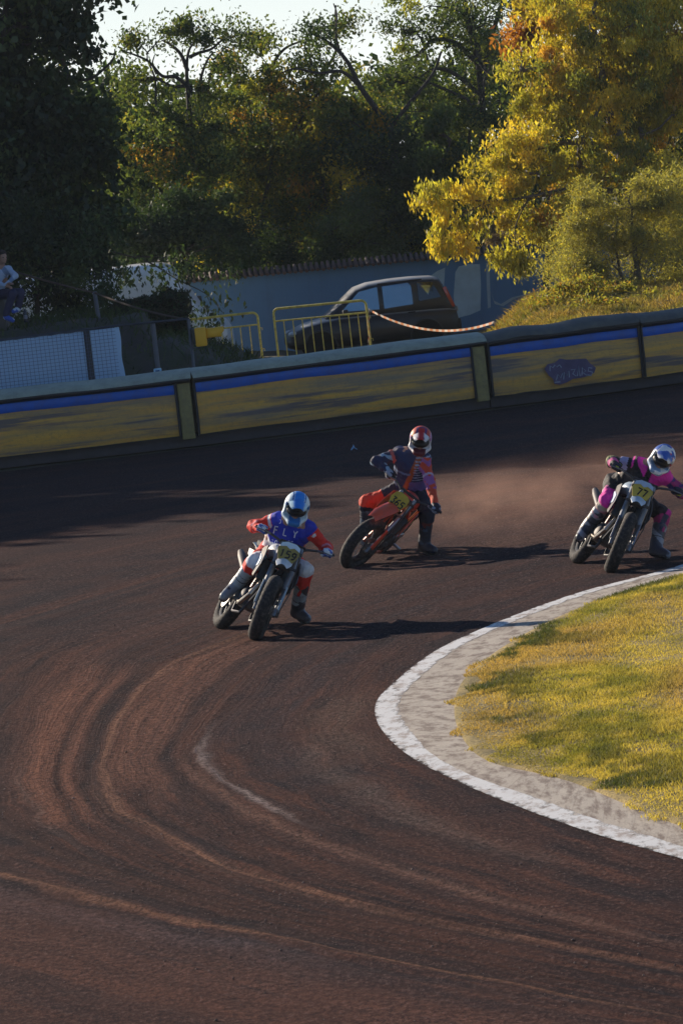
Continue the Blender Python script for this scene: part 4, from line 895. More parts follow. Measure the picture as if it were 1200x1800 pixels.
# low bushes just behind the wall
tree('pale_green_bush', 'pale green bush just behind the wall, above the roof of the dark car', 'bush', 111.2, 630,
  [(630,385,55,42,0,.9,1.6), (600,420,50,35,0,.9,1.5), (665,425,40,35,0,.8,1.4), (640,350,30,22,0,.7,1)], 15000, .085, [(GG, 3), (MG, 3), (LG, 2)], 8, .05, wid=.45, clump=.22)
tree('dry_bush', 'pinkish dry bush behind the wall below the yellow tree', 'bush', 111, 875,
  [(872,410,22,26,0,.6,2.2), (885,430,22,18,0,.6,2)], 6500, .06, [((.34, .24, .19), 3), ((.26, .20, .13), 2), (YG, .5)], 9, .03, wid=.5, clump=.16)
tree('dark_bush', 'dark leafy bush above the tiled coping, right of the white van', 'bush', 110.9, 470,
  [(440,440,60,36,0,.9,1.5), (520,440,60,30,0,.9,1.4), (570,430,30,30,0,.8,1), (380,430,50,40,0,.9,1.3)], 15000, .09, [(DK, 3), (DG, 4), (MG, 2), (YE, .06)], 10, .05, wid=.5, clump=.24)
tree('dark_bush', 'low dark bush above the coping, under the hanging yellow sprays', 'bush', 110.9, 740,
  [(720,430,45,32,0,.9,1.4), (790,425,50,30,0,.9,1.2), (700,452,60,10,0,.6,1)], 10000, .09, [(DK, 2), (DG, 4), (MG, 2), (YG, .8)], 11, .05, wid=.5, clump=.24)
# yellow tree on the right
YP = [(YE, 3.0), (YG, 3.6), ((.54, .44, .07), 5), (OR, .7), (LG, 1.7), (MG, 1.2)]
tree('yellow_tree', 'large yellow-green autumn tree filling the upper right', 'tree', 101, 1130,
  [(1080,60,150,110,1,2.2,.9), (1180,40,120,120,2,2,.8), (980,110,80,80,0,1.4,.9), (1060,180,110,70,0,1.8,1), (1180,200,90,90,1,1.8,.9), (950,200,60,50,0,1.2,.9), (930,270,80,50,-.5,1.2,1.05), (890,300,60,45,-.5,1,1), (1030,290,90,60,0,1.4,1), (960,350,90,45,-.5,1.2,1), (1130,300,90,70,0,1.5,.9), (960,400,70,35,-.5,1,.9), (900,395,40,30,-.5,.8,.8), (960,20,40,40,0,1,.9), (1120,130,110,90,1.5,1.6,1), (1180,320,60,50,1,1.2,1), (1060,0,110,50,1,1.6,1)],
  125000, .115, YP, 12, .26, droop=.8, wid=.38, clump=.21, twig=46, bark=M_BARKL,
  forks=[([(1130,500), (1120,380), (1090,260), (1060,150), (1040,40)], .18, .08), ([(1110,340), (1020,330), (940,345), (870,360), (800,372)], .08, .02), ([(1090,260), (1000,250), (930,265), (860,280)], .07, .02)])
tree('yellow_spray', 'drooping yellow leaf sprays hanging low in front of the blue-grey wall', 'branch', 100, 870,
  [(800,345,60,30,0,.7,1.1), (770,370,30,26,0,.5,1), (850,350,45,25,0,.7,1), (752,345,14,20,0,.3,.8), (773,420,10,26,0,.25,1.6), (783,440,7,16,0,.2,1.4), (815,425,8,20,0,.2,1.2), (800,390,40,16,0,.5,.8), (880,450,8,14,0,.2,.9), (912,455,7,16,0,.2,.9), (915,470,5,10,0,.15,.8), (850,400,40,14,0,.4,.6)],
  5200, .14, [(YE, 3), ((.5, .44, .07), 4), (YG, 3)], 13, 0, droop=1.3, wid=.36, clump=.17, bark=M_BARKL,
  forks=[([(1000,330), (930,345), (880,352), (830,352), (780,350), (748,345)], .04, .008), ([(860,352), (810,380), (780,410), (775,440)], .02, .006), ([(880,352), (840,390), (818,420)], .018, .006), ([(930,345), (905,400), (910,450), (914,478)], .018, .005), ([(930,350), (890,400), (880,448)], .018, .005)])
tree('rust_tree', 'rust-orange leaves at the top edge beside the yellow tree', 'tree', 106, 960,
  [(945,20,32,34,0,.8,1.6), (1000,5,50,22,0,1,1.2), (925,60,14,22,0,.6,.7)], 7000, .15, [(OR, 4), (RU, 4), (YG, 1)], 14, .10, wid=.5, clump=.24)
# wispy willow on the mound
def mz(px, Y): x_ = P(px, 560, Y).x; return float(mound_h(x_, Y))
tree('willow_bush', 'wispy grey-green willow bush growing on the sunlit mound', 'bush', 94.5, 1130,
  [(1060,400,70,55,0,1,1), (1130,380,80,60,0,1.2,1), (1180,450,60,70,0,1.2,1), (1010,440,45,40,0,.8,.9), (1080,470,90,45,0,1.2,1), (985,480,40,34,-.3,.7,.9), (1150,520,70,30,0,1,.9), (1050,345,60,34,0,.8,.8), (1110,330,60,30,0,1,.8), (1200,350,60,60,0,1,.9), (1010,400,50,40,0,.9,.9)],
  64000, .085, [((.36, .32, .11), 4), ((.26, .25, .12), 3), ((.46, .39, .11), 3), (YG, 1), (YE, 1.2)], 15, .07, droop=.3, wid=.22, clump=.26, twig=50, bark=M_BARKL, base_z=mz(1130, 94.5),
  forks=[([(1140,548), (1115,525), (1098,505), (1088,470), (1082,430), (1085,380)], .06, .015), ([(1098,505), (1120,470), (1135,420)], .035, .01), ([(1140,548), (1150,500), (1170,450)], .04, .012), ([(1092,480), (1060,450), (1030,430)], .025, .008)])
tree('mound_bush', 'low yellowing bush at the foot of the willow on the mound', 'bush', 91.5, 1100,
  [(1050,520,50,26,0,.8,1.4), (1120,530,60,26,0,.8,1.3), (1000,525,34,20,0,.7,1.2), (1190,530,50,26,0,.8,1.2), (965,545,26,12,0,.6,.8), (1060,548,60,18,-3,.6,1.4), (1140,545,70,20,-3,.6,1.5), (1200,535,50,24,-3,.6,1.5)], 26000, .08, [(YG, 3), (LG, 2), ((.4, .3, .07), 2), (RU, .4)], 16, .03, wid=.4, clump=.2, base_z=mz(1100, 91.5))
tree('dark_tree', 'dark green tree behind the willow bush at the right edge', 'tree', 103, 1220,
  [(1200,330,60,60,0,1.4,1), (1210,420,50,60,0,1.4,1), (1230,240,50,80,0,1.4,1)], 12000, .12, [(DG, 3), (MG, 4), (GG, 2)], 17, .14, wid=.5)
# shrubs and hanging leaves round the van and the bank
tree('hanging_branch', 'dark leafy branches hanging in front of the white van', 'branch', 100, 250,
  [(230,500,26,28,0,.4,1), (262,482,34,20,0,.4,.75), (300,490,32,26,0,.4,.55), (345,480,32,20,0,.4,.55), (378,520,18,26,0,.3,.6), (350,545,26,20,0,.35,.7), (372,575,16,12,0,.3,.5), (215,465,26,14,0,.4,.7), (330,458,30,8,0,.3,.6), (405,480,14,12,0,.3,.35)],
  850, .125, [(DK, 4), (DG, 3), (MG, .8)], 18, 0, droop=.9, wid=.5, clump=.24, mat_=M_LEAFD,
  forks=[([(190,440), (260,460), (310,490), (360,515), (385,540)], .022, .006), ([(310,490), (330,530), (372,560)], .015, .005), ([(240,450), (310,455), (380,470), (410,490)], .016, .005)])
bz = lambda px, Y: float(bank_h(P(px, 560, Y).x, Y))
rs = np.random.default_rng(191); hx0, hx1 = P(203, 540, 87).x, P(326, 540, 87).x; hzt = P(300, 517, 87).z; n_ = 900
Cb = np.stack([rs.uniform(hx0, hx1, n_), rs.uniform(86.3, 87.9, n_), rs.uniform(1.2, hzt-.05, n_)], 1); sd_ = rs.integers(0, 3, n_); Cb[sd_ == 0, 1] = 86.3; Cb[sd_ == 1, 2] = hzt-.06-.10*vnoise(Cb[sd_ == 1, 0], 0*Cb[sd_ == 1, 0], 2.2, 3)
tree('clipped_hedge', 'dark squared hedge in front of the white van', 'hedge', 87, 265, Cb, 30000, .07, [((.04, .035, .022), 4), (DK, 4), (DG, 2)], 19, .03, wid=.6, clump=.08, mat_=M_LEAFD, base_z=1.2, XY=((hx0+hx1)/2, 87.1))
tree('dark_shrub', 'dense dark shrubs above the seated spectator at the left edge', 'bush', 91, 60,
  [(40,420,90,60,0,1.2,1.5), (120,440,70,60,0,1.2,1.5), (60,500,100,45,0,1,1.3), (150,510,45,40,0,.9,1.4)], 26000, .10, [(DK, 4), (DG, 4), (MG, 1), ((.10, .10, .06), .5)], 20, .07, wid=.55, mat_=M_LEAFD, base_z=bz(60, 91))
tree('dark_shrub', 'dark evergreen mass above and behind the roof of the white van', 'bush', 108.0, 250,
  [(240,410,90,60,0,1,1.4), (330,400,90,55,0,1,1.4), (400,400,50,45,0,.9,1.2)], 26000, .10, [(DK, 4), (DG, 4), (MG, 1.2)], 21, .08, wid=.55, mat_=M_LEAFD)
# far wood: one mass that closes the view between the trunks
rs = np.random.default_rng(77); nC = 1500
pxs = rs.uniform(-500, 1700, nC); top = 150+50*vnoise(pxs, pxs*0, .012, 5)-60*(pxs > 650)
pys = top+(560-top)*rs.uniform(0, 1, nC)**1.2; Cw = np.array([tuple(P(a_, b_, 128+rs.uniform(0, 8))) for a_, b_ in zip(pxs, pys)])
k_ = rs.integers(0, nC, 90000); pw = Cw[k_]+rs.normal(0, 1, (90000, 3))*.42; pw = pw[pw[:, 2] > .1]
v, f, c_ = leaf_arrays(pw, .26, pick([(DK, 3), (DG, 5), (MG, 2.5), (YG, .3)], len(pw), rs)*rs.uniform(.7, 1.3, (len(pw), 1)), rs, .3, .6)
link('far_wood', np_mesh('far_wood', v, f, smooth=False, colors=c_), M_LEAFD, kind='stuff')
SHL = ['tall dark tree beyond the left edge, %s' % q_ for q_ in ('nearest the frame', 'second from the frame, close to the fence', 'tall and set back behind the first two', 'short and close to the barrier', 'slender and nearest the riders', 'broad and far out', 'lone and farthest forward on the left', 'tall and behind the nearest pair', 'farthest out of all', 'behind the tree nearest the frame', 'touching the upper left dark tree', 'tallest, far back', 'lowest of all, by the pads')]
# tall trees outside the left edge, whose shade lies across the track
for i_, (x_, y_, h_, r_) in enumerate([(-11.5, 86, 10.5, 2.6), (-15, 84, 11.5, 3.0), (-19.5, 88, 12.5, 3.4), (-21, 81, 11.5, 2.8), (-24.5, 76, 11, 2.6), (-27, 84, 12.5, 3.2), (-30, 77, 12, 3.0), (-16.5, 92, 13, 3.2), (-34, 86, 13, 3.4), (-12.5, 93, 12.5, 3.0), (-8.8, 95, 11.5, 2.6), (-24, 92, 13.5, 3.4), (-18, 79, 9.5, 2.2)]):
    rs = np.random.default_rng(200+i_); n_ = 120; q_ = rs.normal(0, 1, (n_, 3)); q_ /= np.linalg.norm(q_, axis=1)[:, None]; q_ *= (rs.uniform(.1, 1, n_)**.4)[:, None]
    C = np.array([x_, y_, (h_+1.6)/2])+q_*np.array([r_, r_, (h_-1.6)/2])
    tree('shade_tree', SHL[i_], 'tree', y_, 0, C, 13000, .40, [(DK, 3), (DG, 4), (MG, 2)], 300+i_, .25, clump=.5, wid=.6, mat_=M_LEAFD, twig=14, XY=(x_, y_), group='tall trees beyond the left edge', base_z=float(bank_h(x_, y_)))
# ================================================================== MOTORCYCLES
M_RUB = mat('dusty tyre rubber', (.016, .015, .016), .85, var=.4, scale=14, bmp=.5, bscale=60, dirt=(.20, .15, .13), dirtamt=.55)
M_ALU = mat('brushed aluminium', (.26, .27, .29), .42, .8, var=.2, dirt=DIRT, dirtamt=.4)
M_ALUD = mat('dusty cast alloy', (.075, .075, .08), .6, .5, var=.3, scale=12, bmp=.2, dirt=DIRT, dirtamt=.5)
M_BLK = mat('black bike plastic', (.014, .014, .016), .45, var=.3, dirt=DIRT, dirtamt=.35)
M_SEAT = mat('black grippy seat', (.02, .02, .022), .8, var=.3, bmp=.4, dirt=DIRT, dirtamt=.4)
M_DISC = mat('steel brake disc', (.22, .21, .20), .45, .8, var=.2, dirt=DIRT, dirtamt=.5)
M_STEELX = mat('exhaust steel', (.40, .36, .32), .3, .9, var=.3, dirt=(.2, .1, .05), dirtamt=.6)
STROKE = {
 '1': [[(.3, .8), (.55, 1), (.55, 0)]], '2': [[(.1, .8), (.3, 1), (.7, 1), (.9, .8), (.85, .55), (.1, 0), (.95, 0)]],
 '3': [[(.1, 1), (.9, 1), (.5, .6), (.9, .4), (.8, .08), (.4, 0), (.1, .12)]], '5': [[(.9, 1), (.2, 1), (.15, .55), (.7, .6), (.9, .35), (.75, .05), (.1, 0)]],
 '6': [[(.85, 1), (.4, .9), (.12, .45), (.2, .08), (.6, 0), (.88, .2), (.8, .5), (.4, .55), (.15, .35)]], '7': [[(.1, 1), (.95, 1), (.4, 0)]],
 '9': [[(.15, 0), (.6, .1), (.88, .55), (.8, .92), (.4, 1), (.12, .8), (.2, .5), (.6, .45), (.85, .65)]],
 'F': [[(.1, 0), (.1, 1), (.85, 1)], [(.1, .52), (.7, .52)]], 'L': [[(.1, 1), (.1, 0), (.85, 0)]], 'Y': [[(.05, 1), (.5, .5), (.95, 1)], [(.5, .5), (.5, 0)]],
 'G': [[(.9, .85), (.6, 1), (.2, .9), (.08, .5), (.2, .1), (.6, 0), (.9, .15), (.9, .45), (.55, .45)]], 'O': [[(.5, 1), (.15, .85), (.08, .5), (.15, .15), (.5, 0), (.85, .15), (.92, .5), (.85, .85), (.5, 1)]],
 'R': [[(.1, 0), (.1, 1), (.75, 1), (.9, .78), (.75, .52), (.1, .52)], [(.45, .52), (.9, 0)]], 'A': [[(.05, 0), (.5, 1), (.95, 0)], [(.25, .38), (.75, .38)]],
 'C': [[(.9, .85), (.6, 1), (.2, .9), (.08, .5), (.2, .1), (.6, 0), (.9, .15)]], 'E': [[(.85, 1), (.1, 1), (.1, 0), (.85, 0)], [(.1, .52), (.7, .52)]]}
def write(mb, txt, fn, x0, y0, h, adv, r, wd=.62):
    """strokes of txt laid with fn(x, y) -> point; x0 left edge, y0 base line, h height"""
    for i, ch in enumerate(txt):
        for s_ in STROKE.get(ch, []):
            pts = []
            for k_ in range(len(s_)-1):
                for q_ in (0, .5): pts.append((s_[k_][0]*(1-q_)+s_[k_+1][0]*q_, s_[k_][1]*(1-q_)+s_[k_+1][1]*q_))
            pts.append(s_[-1]); mb.tube([fn(x0+i*adv+p_[0]*h*wd, y0+p_[1]*h) for p_ in pts], r, 5)

RW, RT = .33, .062                                   # wheel outer radius, half tyre width
def build_wheel(name, M_, root, disc_side, spokes=28, rt=RT, hubcol=None):
    """M_: wheel frame, axle along local y"""
    A = M_ @ Matrix.Rotation(R(90), 4, 'X')          # lathe axis z -> local y
    prof = []; nseg = 72; K_ = 18
    vs_, fs_ = [], []
    for i in range(nseg):
        a = 2*math.pi*i/nseg
        for j in range(K_):
            b_ = 2*math.pi*j/K_; rr = rt*1.0; bump_ = 0
            if math.cos(b_) > .05: bump_ = .007 if (i+(j % 2)) % 2 else -.002
            rad = (RW-rt)+ (rr+bump_)*math.cos(b_)*(1.0); z = (rt*1.06+bump_*.6)*math.sin(b_)
            vs_.append((rad*math.cos(a), rad*math.sin(a), z))
    for i in range(nseg):
        for j in range(K_): i2, j2 = (i+1) % nseg, (j+1) % K_; fs_.append((i*K_+j, i2*K_+j, i2*K_+j2, i*K_+j2))
    mb = MB(A); mb.add(vs_, fs_); w_ = mb.build(name, M_RUB, root, autosm=60)
    def sub(mb_, nm, mt): o = mb_.build(nm, mt, None); o.data.transform(ROOTM[root.name].inverted()); o.parent = w_; return o
    mb = MB(A); ri = RW-2*rt+.012; mb.lathe([(ri-.022, -.026), (ri, -.040), (ri+.012, -.042), (ri+.012, .042), (ri, .040), (ri-.022, .026)], 40, closed=True); sub(mb, 'rim', hubcol or M_BLK)
    mb = MB(A); mb.lathe([(.02, -.06), (.042, -.05), (.042, -.03), (.024, -.02), (.024, .02), (.042, .03), (.042, .05), (.02, .06)], 16, closed=True)
    mb.tube([(0, 0, -.11), (0, 0, .11)], .011, 8); sub(mb, 'hub', M_ALU)
    mb = MB(A)
    for k_ in range(spokes):
        a = 2*math.pi*k_/spokes; s_ = 1 if k_ % 2 else -1; b_ = a+s_*.32*(1 if (k_//2) % 2 else -1)
        mb.tube([(.04*math.cos(a), .04*math.sin(a), s_*.038), ((ri-.01)*math.cos(b_), (ri-.01)*math.sin(b_), s_*.008)], .0024, 4)
    o = sub(mb, 'spokes', M_ALU)
    mb = MB(A); zz = disc_side*-.072; mb.lathe([(.075, zz-.0025), (.128, zz-.0025), (.128, zz+.0025), (.075, zz+.0025)], 36, closed=True)
    for k_ in range(6): a = k_*math.pi/3; mb.tube([(.03*math.cos(a), .03*math.sin(a), zz), (.08*math.cos(a+.2), .08*math.sin(a+.2), zz)], .006, 4)
    sub(mb, 'brake_disc', M_DISC)
    return w_

def arc_plate(path, widths, t_=.004, crown=.02):
    """curved strip: path [(x,z)], widths -> rings with a raised middle; closed thin solid"""
    rings = []
    for (x, z), w_ in zip(path, widths):
        top = [(x, -w_+2*w_*k_/8, z+crown*(1-((k_-4)/4)**2)) for k_ in range(9)]
        rings.append([Vector(q_) for q_ in top]+[Vector((q_[0], q_[1], q_[2]-t_)) for q_ in reversed(top)])
    return rings
def make_bike(label, pf, pr, lean, steer, col, txt, platecol=(.66, .42, .03), dyaw=0.0):
    gf, gr = G(*pf), G(*pr); hd = (gf-gr); yaw = math.atan2(hd.y, hd.x)+R(dyaw); mid = (gf+gr)/2
    lean = R(lean); rotm = Matrix.Rotation(yaw, 4, 'Z') @ Matrix.Rotation(-lean, 4, 'X')
    t = empty('motorcycle', label, 'motorcycle', (mid.x, mid.y, RT*(1-math.cos(lean))-.006), rotm, group='flat track motorcycles in the bend')
    B = ROOTM[t.name]
    rake = R(25); ua = Vector((-math.sin(rake), 0, math.cos(rake))); fa = Vector((math.cos(rake), 0, math.sin(rake)))
    FX = Vector((.72, 0, RW)); RX = Vector((-.70, 0, RW)); A0 = FX-fa*.035
    Fm = B @ Matrix.Translation(A0) @ Matrix.Rotation(R(steer), 4, ua) @ Matrix.Translation(-A0)
    build_wheel('front_wheel', Fm @ Matrix.Translation(FX), t, 1)
    build_wheel('rear_wheel', B @ Matrix.Translation(RX), t, -1, rt=RT*1.02)
    c1 = mat('%s panels' % col['n'], col['main'], .35, var=.10, scale=6, coat=.3, dirt=DIRT, dirtamt=.35)
    c2 = mat('%s accents' % col['n'], col['acc'], .4, var=.12, scale=6, coat=.3, dirt=DIRT, dirtamt=.3)
    c3 = mat('%s fork guards' % col['n'], col['guard'], .4, var=.12, scale=6, dirt=DIRT, dirtamt=.35)
    LS = lambda s_, al, f_=.0: A0+ua*al+fa*f_+Vector((0, s_, 0))
    for s_ in (-1, 1):
        mb = MB(Fm); mb.tube([LS(s_*.098, .0, .035), LS(s_*.098, .30, .0)], .019, 8); mb.tube([LS(s_*.098, .27, .0), LS(s_*.098, .50, .0), LS(s_*.098, .76, .0)], [.029, .030, .026], 10)
        mb.box(LS(s_*.098, -.01, .03), (.05, .035, .09), .01, Matrix.Rotation(-rake, 3, 'Y')); fk = mb.build('fork_leg', M_ALU, t)
        mb = MB(Fm); mb.box(LS(s_*.118, .15, .035), (.075, .022, .27), .009, Matrix.Rotation(-rake, 3, 'Y'), taper=.75); mb.build('fork_guard', c3, t)
    for al in (.50, .68):
        mb = MB(Fm); mb.box(LS(0, al, .0), (.075, .25, .03), .01, Matrix.Rotation(-rake, 3, 'Y')); mb.build('fork_clamp', M_ALUD, t)
    mb = MB(Fm); mb.box(LS(.115, .0+.03, -.05), (.09, .04, .07), .012); mb.build('brake_caliper', M_ALUD, t)
    mb = MB(Fm); mb.tube([LS(.125, .04, -.05), LS(.16, .25, .03), LS(.13, .5, .05), LS(.10, .70, .06)], .006, 5); mb.build('brake_hose', M_BLK, t)
    # number plate, hexagonal, with coloured brow
    PM = Fm @ Matrix.Translation(LS(0, .60, .115)) @ Matrix(((0, -math.sin(rake), math.cos(rake), 0), (1, 0, 0, 0), (0, math.cos(rake), math.sin(rake), 0), (0, 0, 0, 1)))
    # local: x = left (rider), y = up the fork, z = forward
    hexa = [(-.075, -.085), (.075, -.085), (.112, .01), (.092, .085), (.045, .108), (-.045, .108), (-.092, .085), (-.112, .01)]
    mb = MB(PM); mb.prism(hexa, .010); mb.build('number_plate', mat('%s plate' % col['n'], platecol, .45, var=.12, scale=8, dirt=DIRT, dirtamt=.35), t, smooth=False)
    if col.get('brow'):
        mb = MB(PM); mb.prism([(-.103, .046), (-.04, .070), (0, .048), (.04, .070), (.103, .046), (.093, .09), (.046, .116), (-.046, .116), (-.093, .09)], .010, Matrix.Translation(Vector((0, 0, .007))))
        mb.build('plate_brow', mat('%s brow' % col['n'], col['brow'], .4, var=.2, scale=14), t, smooth=False)
    for i_, ch in enumerate(txt):
        nn_ = len(txt); mb = MB(PM); w_ = .062
        # viewer sees the plate from the front: writing runs towards the rider's left... mirrored x
        write(mb, ch, lambda x, y: Vector((x, y, .0085)), (i_-nn_/2)*.060+.010, -.055, .078, .06, .0075); mb.build('plate_digit', M_BLK, t)
    # handlebar
    hb = [(0, .0), (.07, .0), (.15, .055), (.26, .085), (.40, .10)]
    hp = lambda y, z, b_: LS(0, .715, -.01)+Vector((-b_, y, z))
    pts = [hp(-y, z, max(0, y-.15)*.28) for y, z in reversed(hb)]+[hp(y, z, max(0, y-.15)*.28) for y, z in hb[1:]]
    mb = MB(Fm); mb.tube(pts, .0125, 8); mb.build('handlebar', M_ALUD, t)
    mb = MB(Fm); mb.tube([hp(-.13, .055, 0), hp(.13, .055, 0)], .017, 8); mb.build('bar_pad', M_BLK, t)
    info = {}
    for s_, nm in ((-1, 'R'), (1, 'L')):
        a_, b_ = hp(s_*.27, .086, .12*.28), hp(s_*.405, .101, .255*.28); mb = MB(Fm); mb.tube([a_, b_], .017, 8); mb.build('grip', M_BLK, t)
        mb = MB(Fm); mb.tube([hp(s_*.25, .08, .02), hp(s_*.29, .085, -.05), hp(s_*.41, .085, -.02)], [.012, .008, .005], 6); mb.build('lever', M_ALU, t)
        info['g'+nm] = Fm @ ((a_+b_)/2); info['b'+nm] = (Fm.to_3x3() @ (b_-a_)).normalized()
    # front mudguard under the clamps
    if col['fender'] == 'long': path = [(.36, .90), (.50, .865), (.66, .80), (.80, .735), (.90, .66)]; wd = [.06, .085, .09, .08, .055]; cr_ = .03
    else: path = [(.40, .885), (.50, .85), (.62, .80), (.70, .76)]; wd = [.05, .075, .08, .05]; cr_ = .03
    mb = MB(Fm); mb.loft(arc_plate(path, wd, .005, cr_)); mb.build('front_mudguard', c2 if col.get('fw') else c1, t)
    # frame and engine
    hd_t, hd_b = A0+ua*.67, A0+ua*.51; Mx = B
    mb = MB(Mx); mb.tube([hd_b-ua*.01, hd_t+ua*.01], .030, 10)
    for s_ in (-1, 1):
        mb.tube([hd_t-ua*.03, Vector((.12, s_*.085, .80)), Vector((-.12, s_*.10, .62)), Vector((-.16, s_*.095, .36))], .020, 7)
        mb.tube([hd_b, Vector((.30, s_*.05, .48)), Vector((.18, s_*.09, .20)), Vector((-.08, s_*.10, .19)), Vector((-.16, s_*.095, .34))], .015, 7)
        mb.tube([Vector((-.06, s_*.08, .78)), Vector((-.40, s_*.09, .84)), Vector((-.72, s_*.06, .88))], .011, 6)
        mb.tube([Vector((-.15, s_*.09, .50)), Vector((-.45, s_*.09, .80))], .010, 6)
    mb.build('frame', mat('%s frame' % col['n'], col['frame'], .45, .2, dirt=DIRT, dirtamt=.4), t)
    mb = MB(Mx); mb.box((.03, 0, .37), (.36, .22, .22), .05); mb.ell((.06, -.11, .36), (.11, .045, .10)); mb.ell((-.02, .11, .36), (.09, .05, .09)); mb.ell((.14, .10, .32), (.07, .05, .07)); en = mb.build('engine', M_ALUD, t)
    cm = Matrix.Translation(Vector((.12, 0, .50))) @ Matrix.Rotation(R(18), 4, 'Y')
    mb = MB(Mx @ cm); mb.box((0, 0, .06), (.15, .15, .16), .02); mb.box((0, 0, .18), (.17, .14, .10), .025)
    for k_ in range(5): mb.box((0, 0, .0+.028*k_), (.175, .175, .008))
    mb.build('cylinder', M_BLK, t)
    for s_ in (-1, 1):
        mb = MB(Mx); mb.box((.34, s_*.11, .66), (.04, .11, .22), .01, Matrix.Rotation(R(-20), 3, 'Y')); mb.build('radiator', M_BLK, t)
        sh = [(.38, .80), (.44, .70), (.36, .56), (.24, .58), (.08, .70), (-.12, .74), (-.14, .82), (.05, .88), (.26, .90)]
        mb = MB(Mx @ Matrix.Translation(Vector((0, s_*.155, 0))) @ Matrix.Rotation(R(90), 4, 'X') @ Matrix.Rotation(s_*R(6), 4, 'Y')); mb.prism(sh, .012); mb.build('shroud', c1, t)
        mb = MB(Mx @ Matrix.Translation(Vector((0, s_*.165, 0))) @ Matrix.Rotation(R(90), 4, 'X') @ Matrix.Rotation(s_*R(6), 4, 'Y')); mb.prism([(.34, .76), (.36, .68), (.20, .66), (.02, .75), (-.06, .80), (.16, .80)], .008); mb.build('shroud_sticker', c2, t, smooth=False)
        sp = [(-.28, .82), (-.20, .62), (-.34, .58), (-.52, .70), (-.66, .84)]
        mb = MB(Mx @ Matrix.Translation(Vector((0, s_*.125, 0))) @ Matrix.Rotation(R(90), 4, 'X')); mb.prism(sp, .012); mb.build('side_panel', mat('%s side number panel' % col['n'], col['side'], .45, dirt=DIRT, dirtamt=.35), t)
        if col.get('sidetxt'):
            mb = MB(Mx); write(mb, col['sidetxt'] if s_ < 0 else col['sidetxt'], lambda x, y: Vector((-.52-s_*-1*0+(x if s_ > 0 else x), s_*.134, .655+y)) if s_ < 0 else Vector((-.26-x, s_*.134, .655+y)), .01, 0, .10, .08, .007); mb.build('side_digits', M_BLK, t)
        mb = MB(Mx); mb.box((-.12, s_*.20, .345), (.06, .10, .025), .006); mb.build('footpeg', M_ALU, t)
        mb = MB(Mx); mb.box((-.42, s_*.095, RW+.03), (.56, .03, .06), .012, Matrix.Rotation(R(-4), 3, 'Y')); mb.build('swingarm', M_ALU, t)
        info['p'+('R' if s_ < 0 else 'L')] = B @ Vector((-.12, s_*.20, .365))
    rings = []
    for x, z, w_, h_ in ((.30, .86, .07, .05), (.22, .89, .12, .09), (.08, .89, .13, .10), (-.06, .86, .11, .07), (-.14, .85, .08, .04)):
        rings.append([Vector((x, w_*math.cos(a), z+h_*math.sin(a))) for a in np.linspace(0, 2*math.pi, 16, endpoint=False)])
    mb = MB(Mx); mb.loft(rings); tk = mb.build('fuel_tank', c2, t)
    rings = []
    for x, z, w_, h_ in ((.06, .955, .06, .02), (-.05, .93, .085, .04), (-.25, .905, .12, .045), (-.5, .915, .125, .04), (-.68, .94, .09, .03), (-.72, .945, .05, .015)):
        rings.append([Vector((x, w_*math.copysign(abs(math.cos(a))**.6, math.cos(a)), z+h_*math.copysign(abs(math.sin(a))**.7, math.sin(a)))) for a in np.linspace(0, 2*math.pi, 18, endpoint=False)])
    mb = MB(Mx); mb.loft(rings); mb.build('seat', M_SEAT, t)
    mb = MB(Mx); mb.loft(arc_plate([(-.55, .87), (-.72, .90), (-.88, .92), (-1.0, .90)], [.09, .09, .08, .04], .005, .03)); mb.build('rear_mudguard', c1, t)
    mb = MB(Mx); mb.tube([(.20, -.05, .60), (.34, -.09, .54), (.36, -.13, .40), (.22, -.15, .28), (.02, -.155, .30), (-.14, -.13, .46), (-.26, -.13, .60)], [.022, .022, .022, .022, .021, .02, .022], 9); mb.build('exhaust_header', M_STEELX, t)
    mb = MB(Mx); mb.tube([(-.24, -.14, .58), (-.34, -.15, .63), (-.62, -.165, .73), (-.74, -.17, .77)], [.022, .042, .044, .03], 12); mb.build('silencer', M_ALUD, t)
    mb = MB(Mx); mb.tube([(-.62, .075, RW+.075), (-.10, .075, .43)], .009, 5); mb.tube([(-.62, .075, RW-.075), (-.10, .075, .35)], .009, 5); mb.build('chain', M_ALUD, t)
    mb = MB(Mx @ Matrix.Translation(RX+Vector((0, .075, 0))) @ Matrix.Rotation(R(90), 4, 'X')); mb.lathe([(.05, -.003), (.105, -.003), (.105, .003), (.05, .003)], 30, closed=True); mb.build('sprocket', M_ALU, t)
    mb = MB(Mx); mb.tube([(-.14, 0, .75), (-.25, 0, .38)], .035, 10); mb.build('rear_shock', mat('spring red %s' % col['n'], (.3, .02, .02), .5), t)
    info['seat'] = B @ Vector((-.25, 0, .95)); info['B'] = B; info['t'] = t
    return info
bikeA = make_bike('motorcycle with white-blue mudguard under the rider in blue and red', (438, 1124), (383, 1105), 37, -20,
   dict(n='white', main=(.06, .06, .07), acc=(.72, .78, .84), guard=(.45, .58, .68), frame=(.03, .035, .05), side=(.05, .05, .06), fender='short', fw=1, brow=(.66, .78, .86)), '159', (.36, .28, .07))
bikeB = make_bike('red motorcycle with yellow number plate 365, leaning furthest', (609, 996), (660, 973), 47, -16,
   dict(n='red', main=(.80, .085, .02), acc=(.75, .07, .03), guard=(.78, .09, .03), frame=(.35, .05, .02), side=(.45, .40, .06), fender='long', sidetxt='65'), '365')
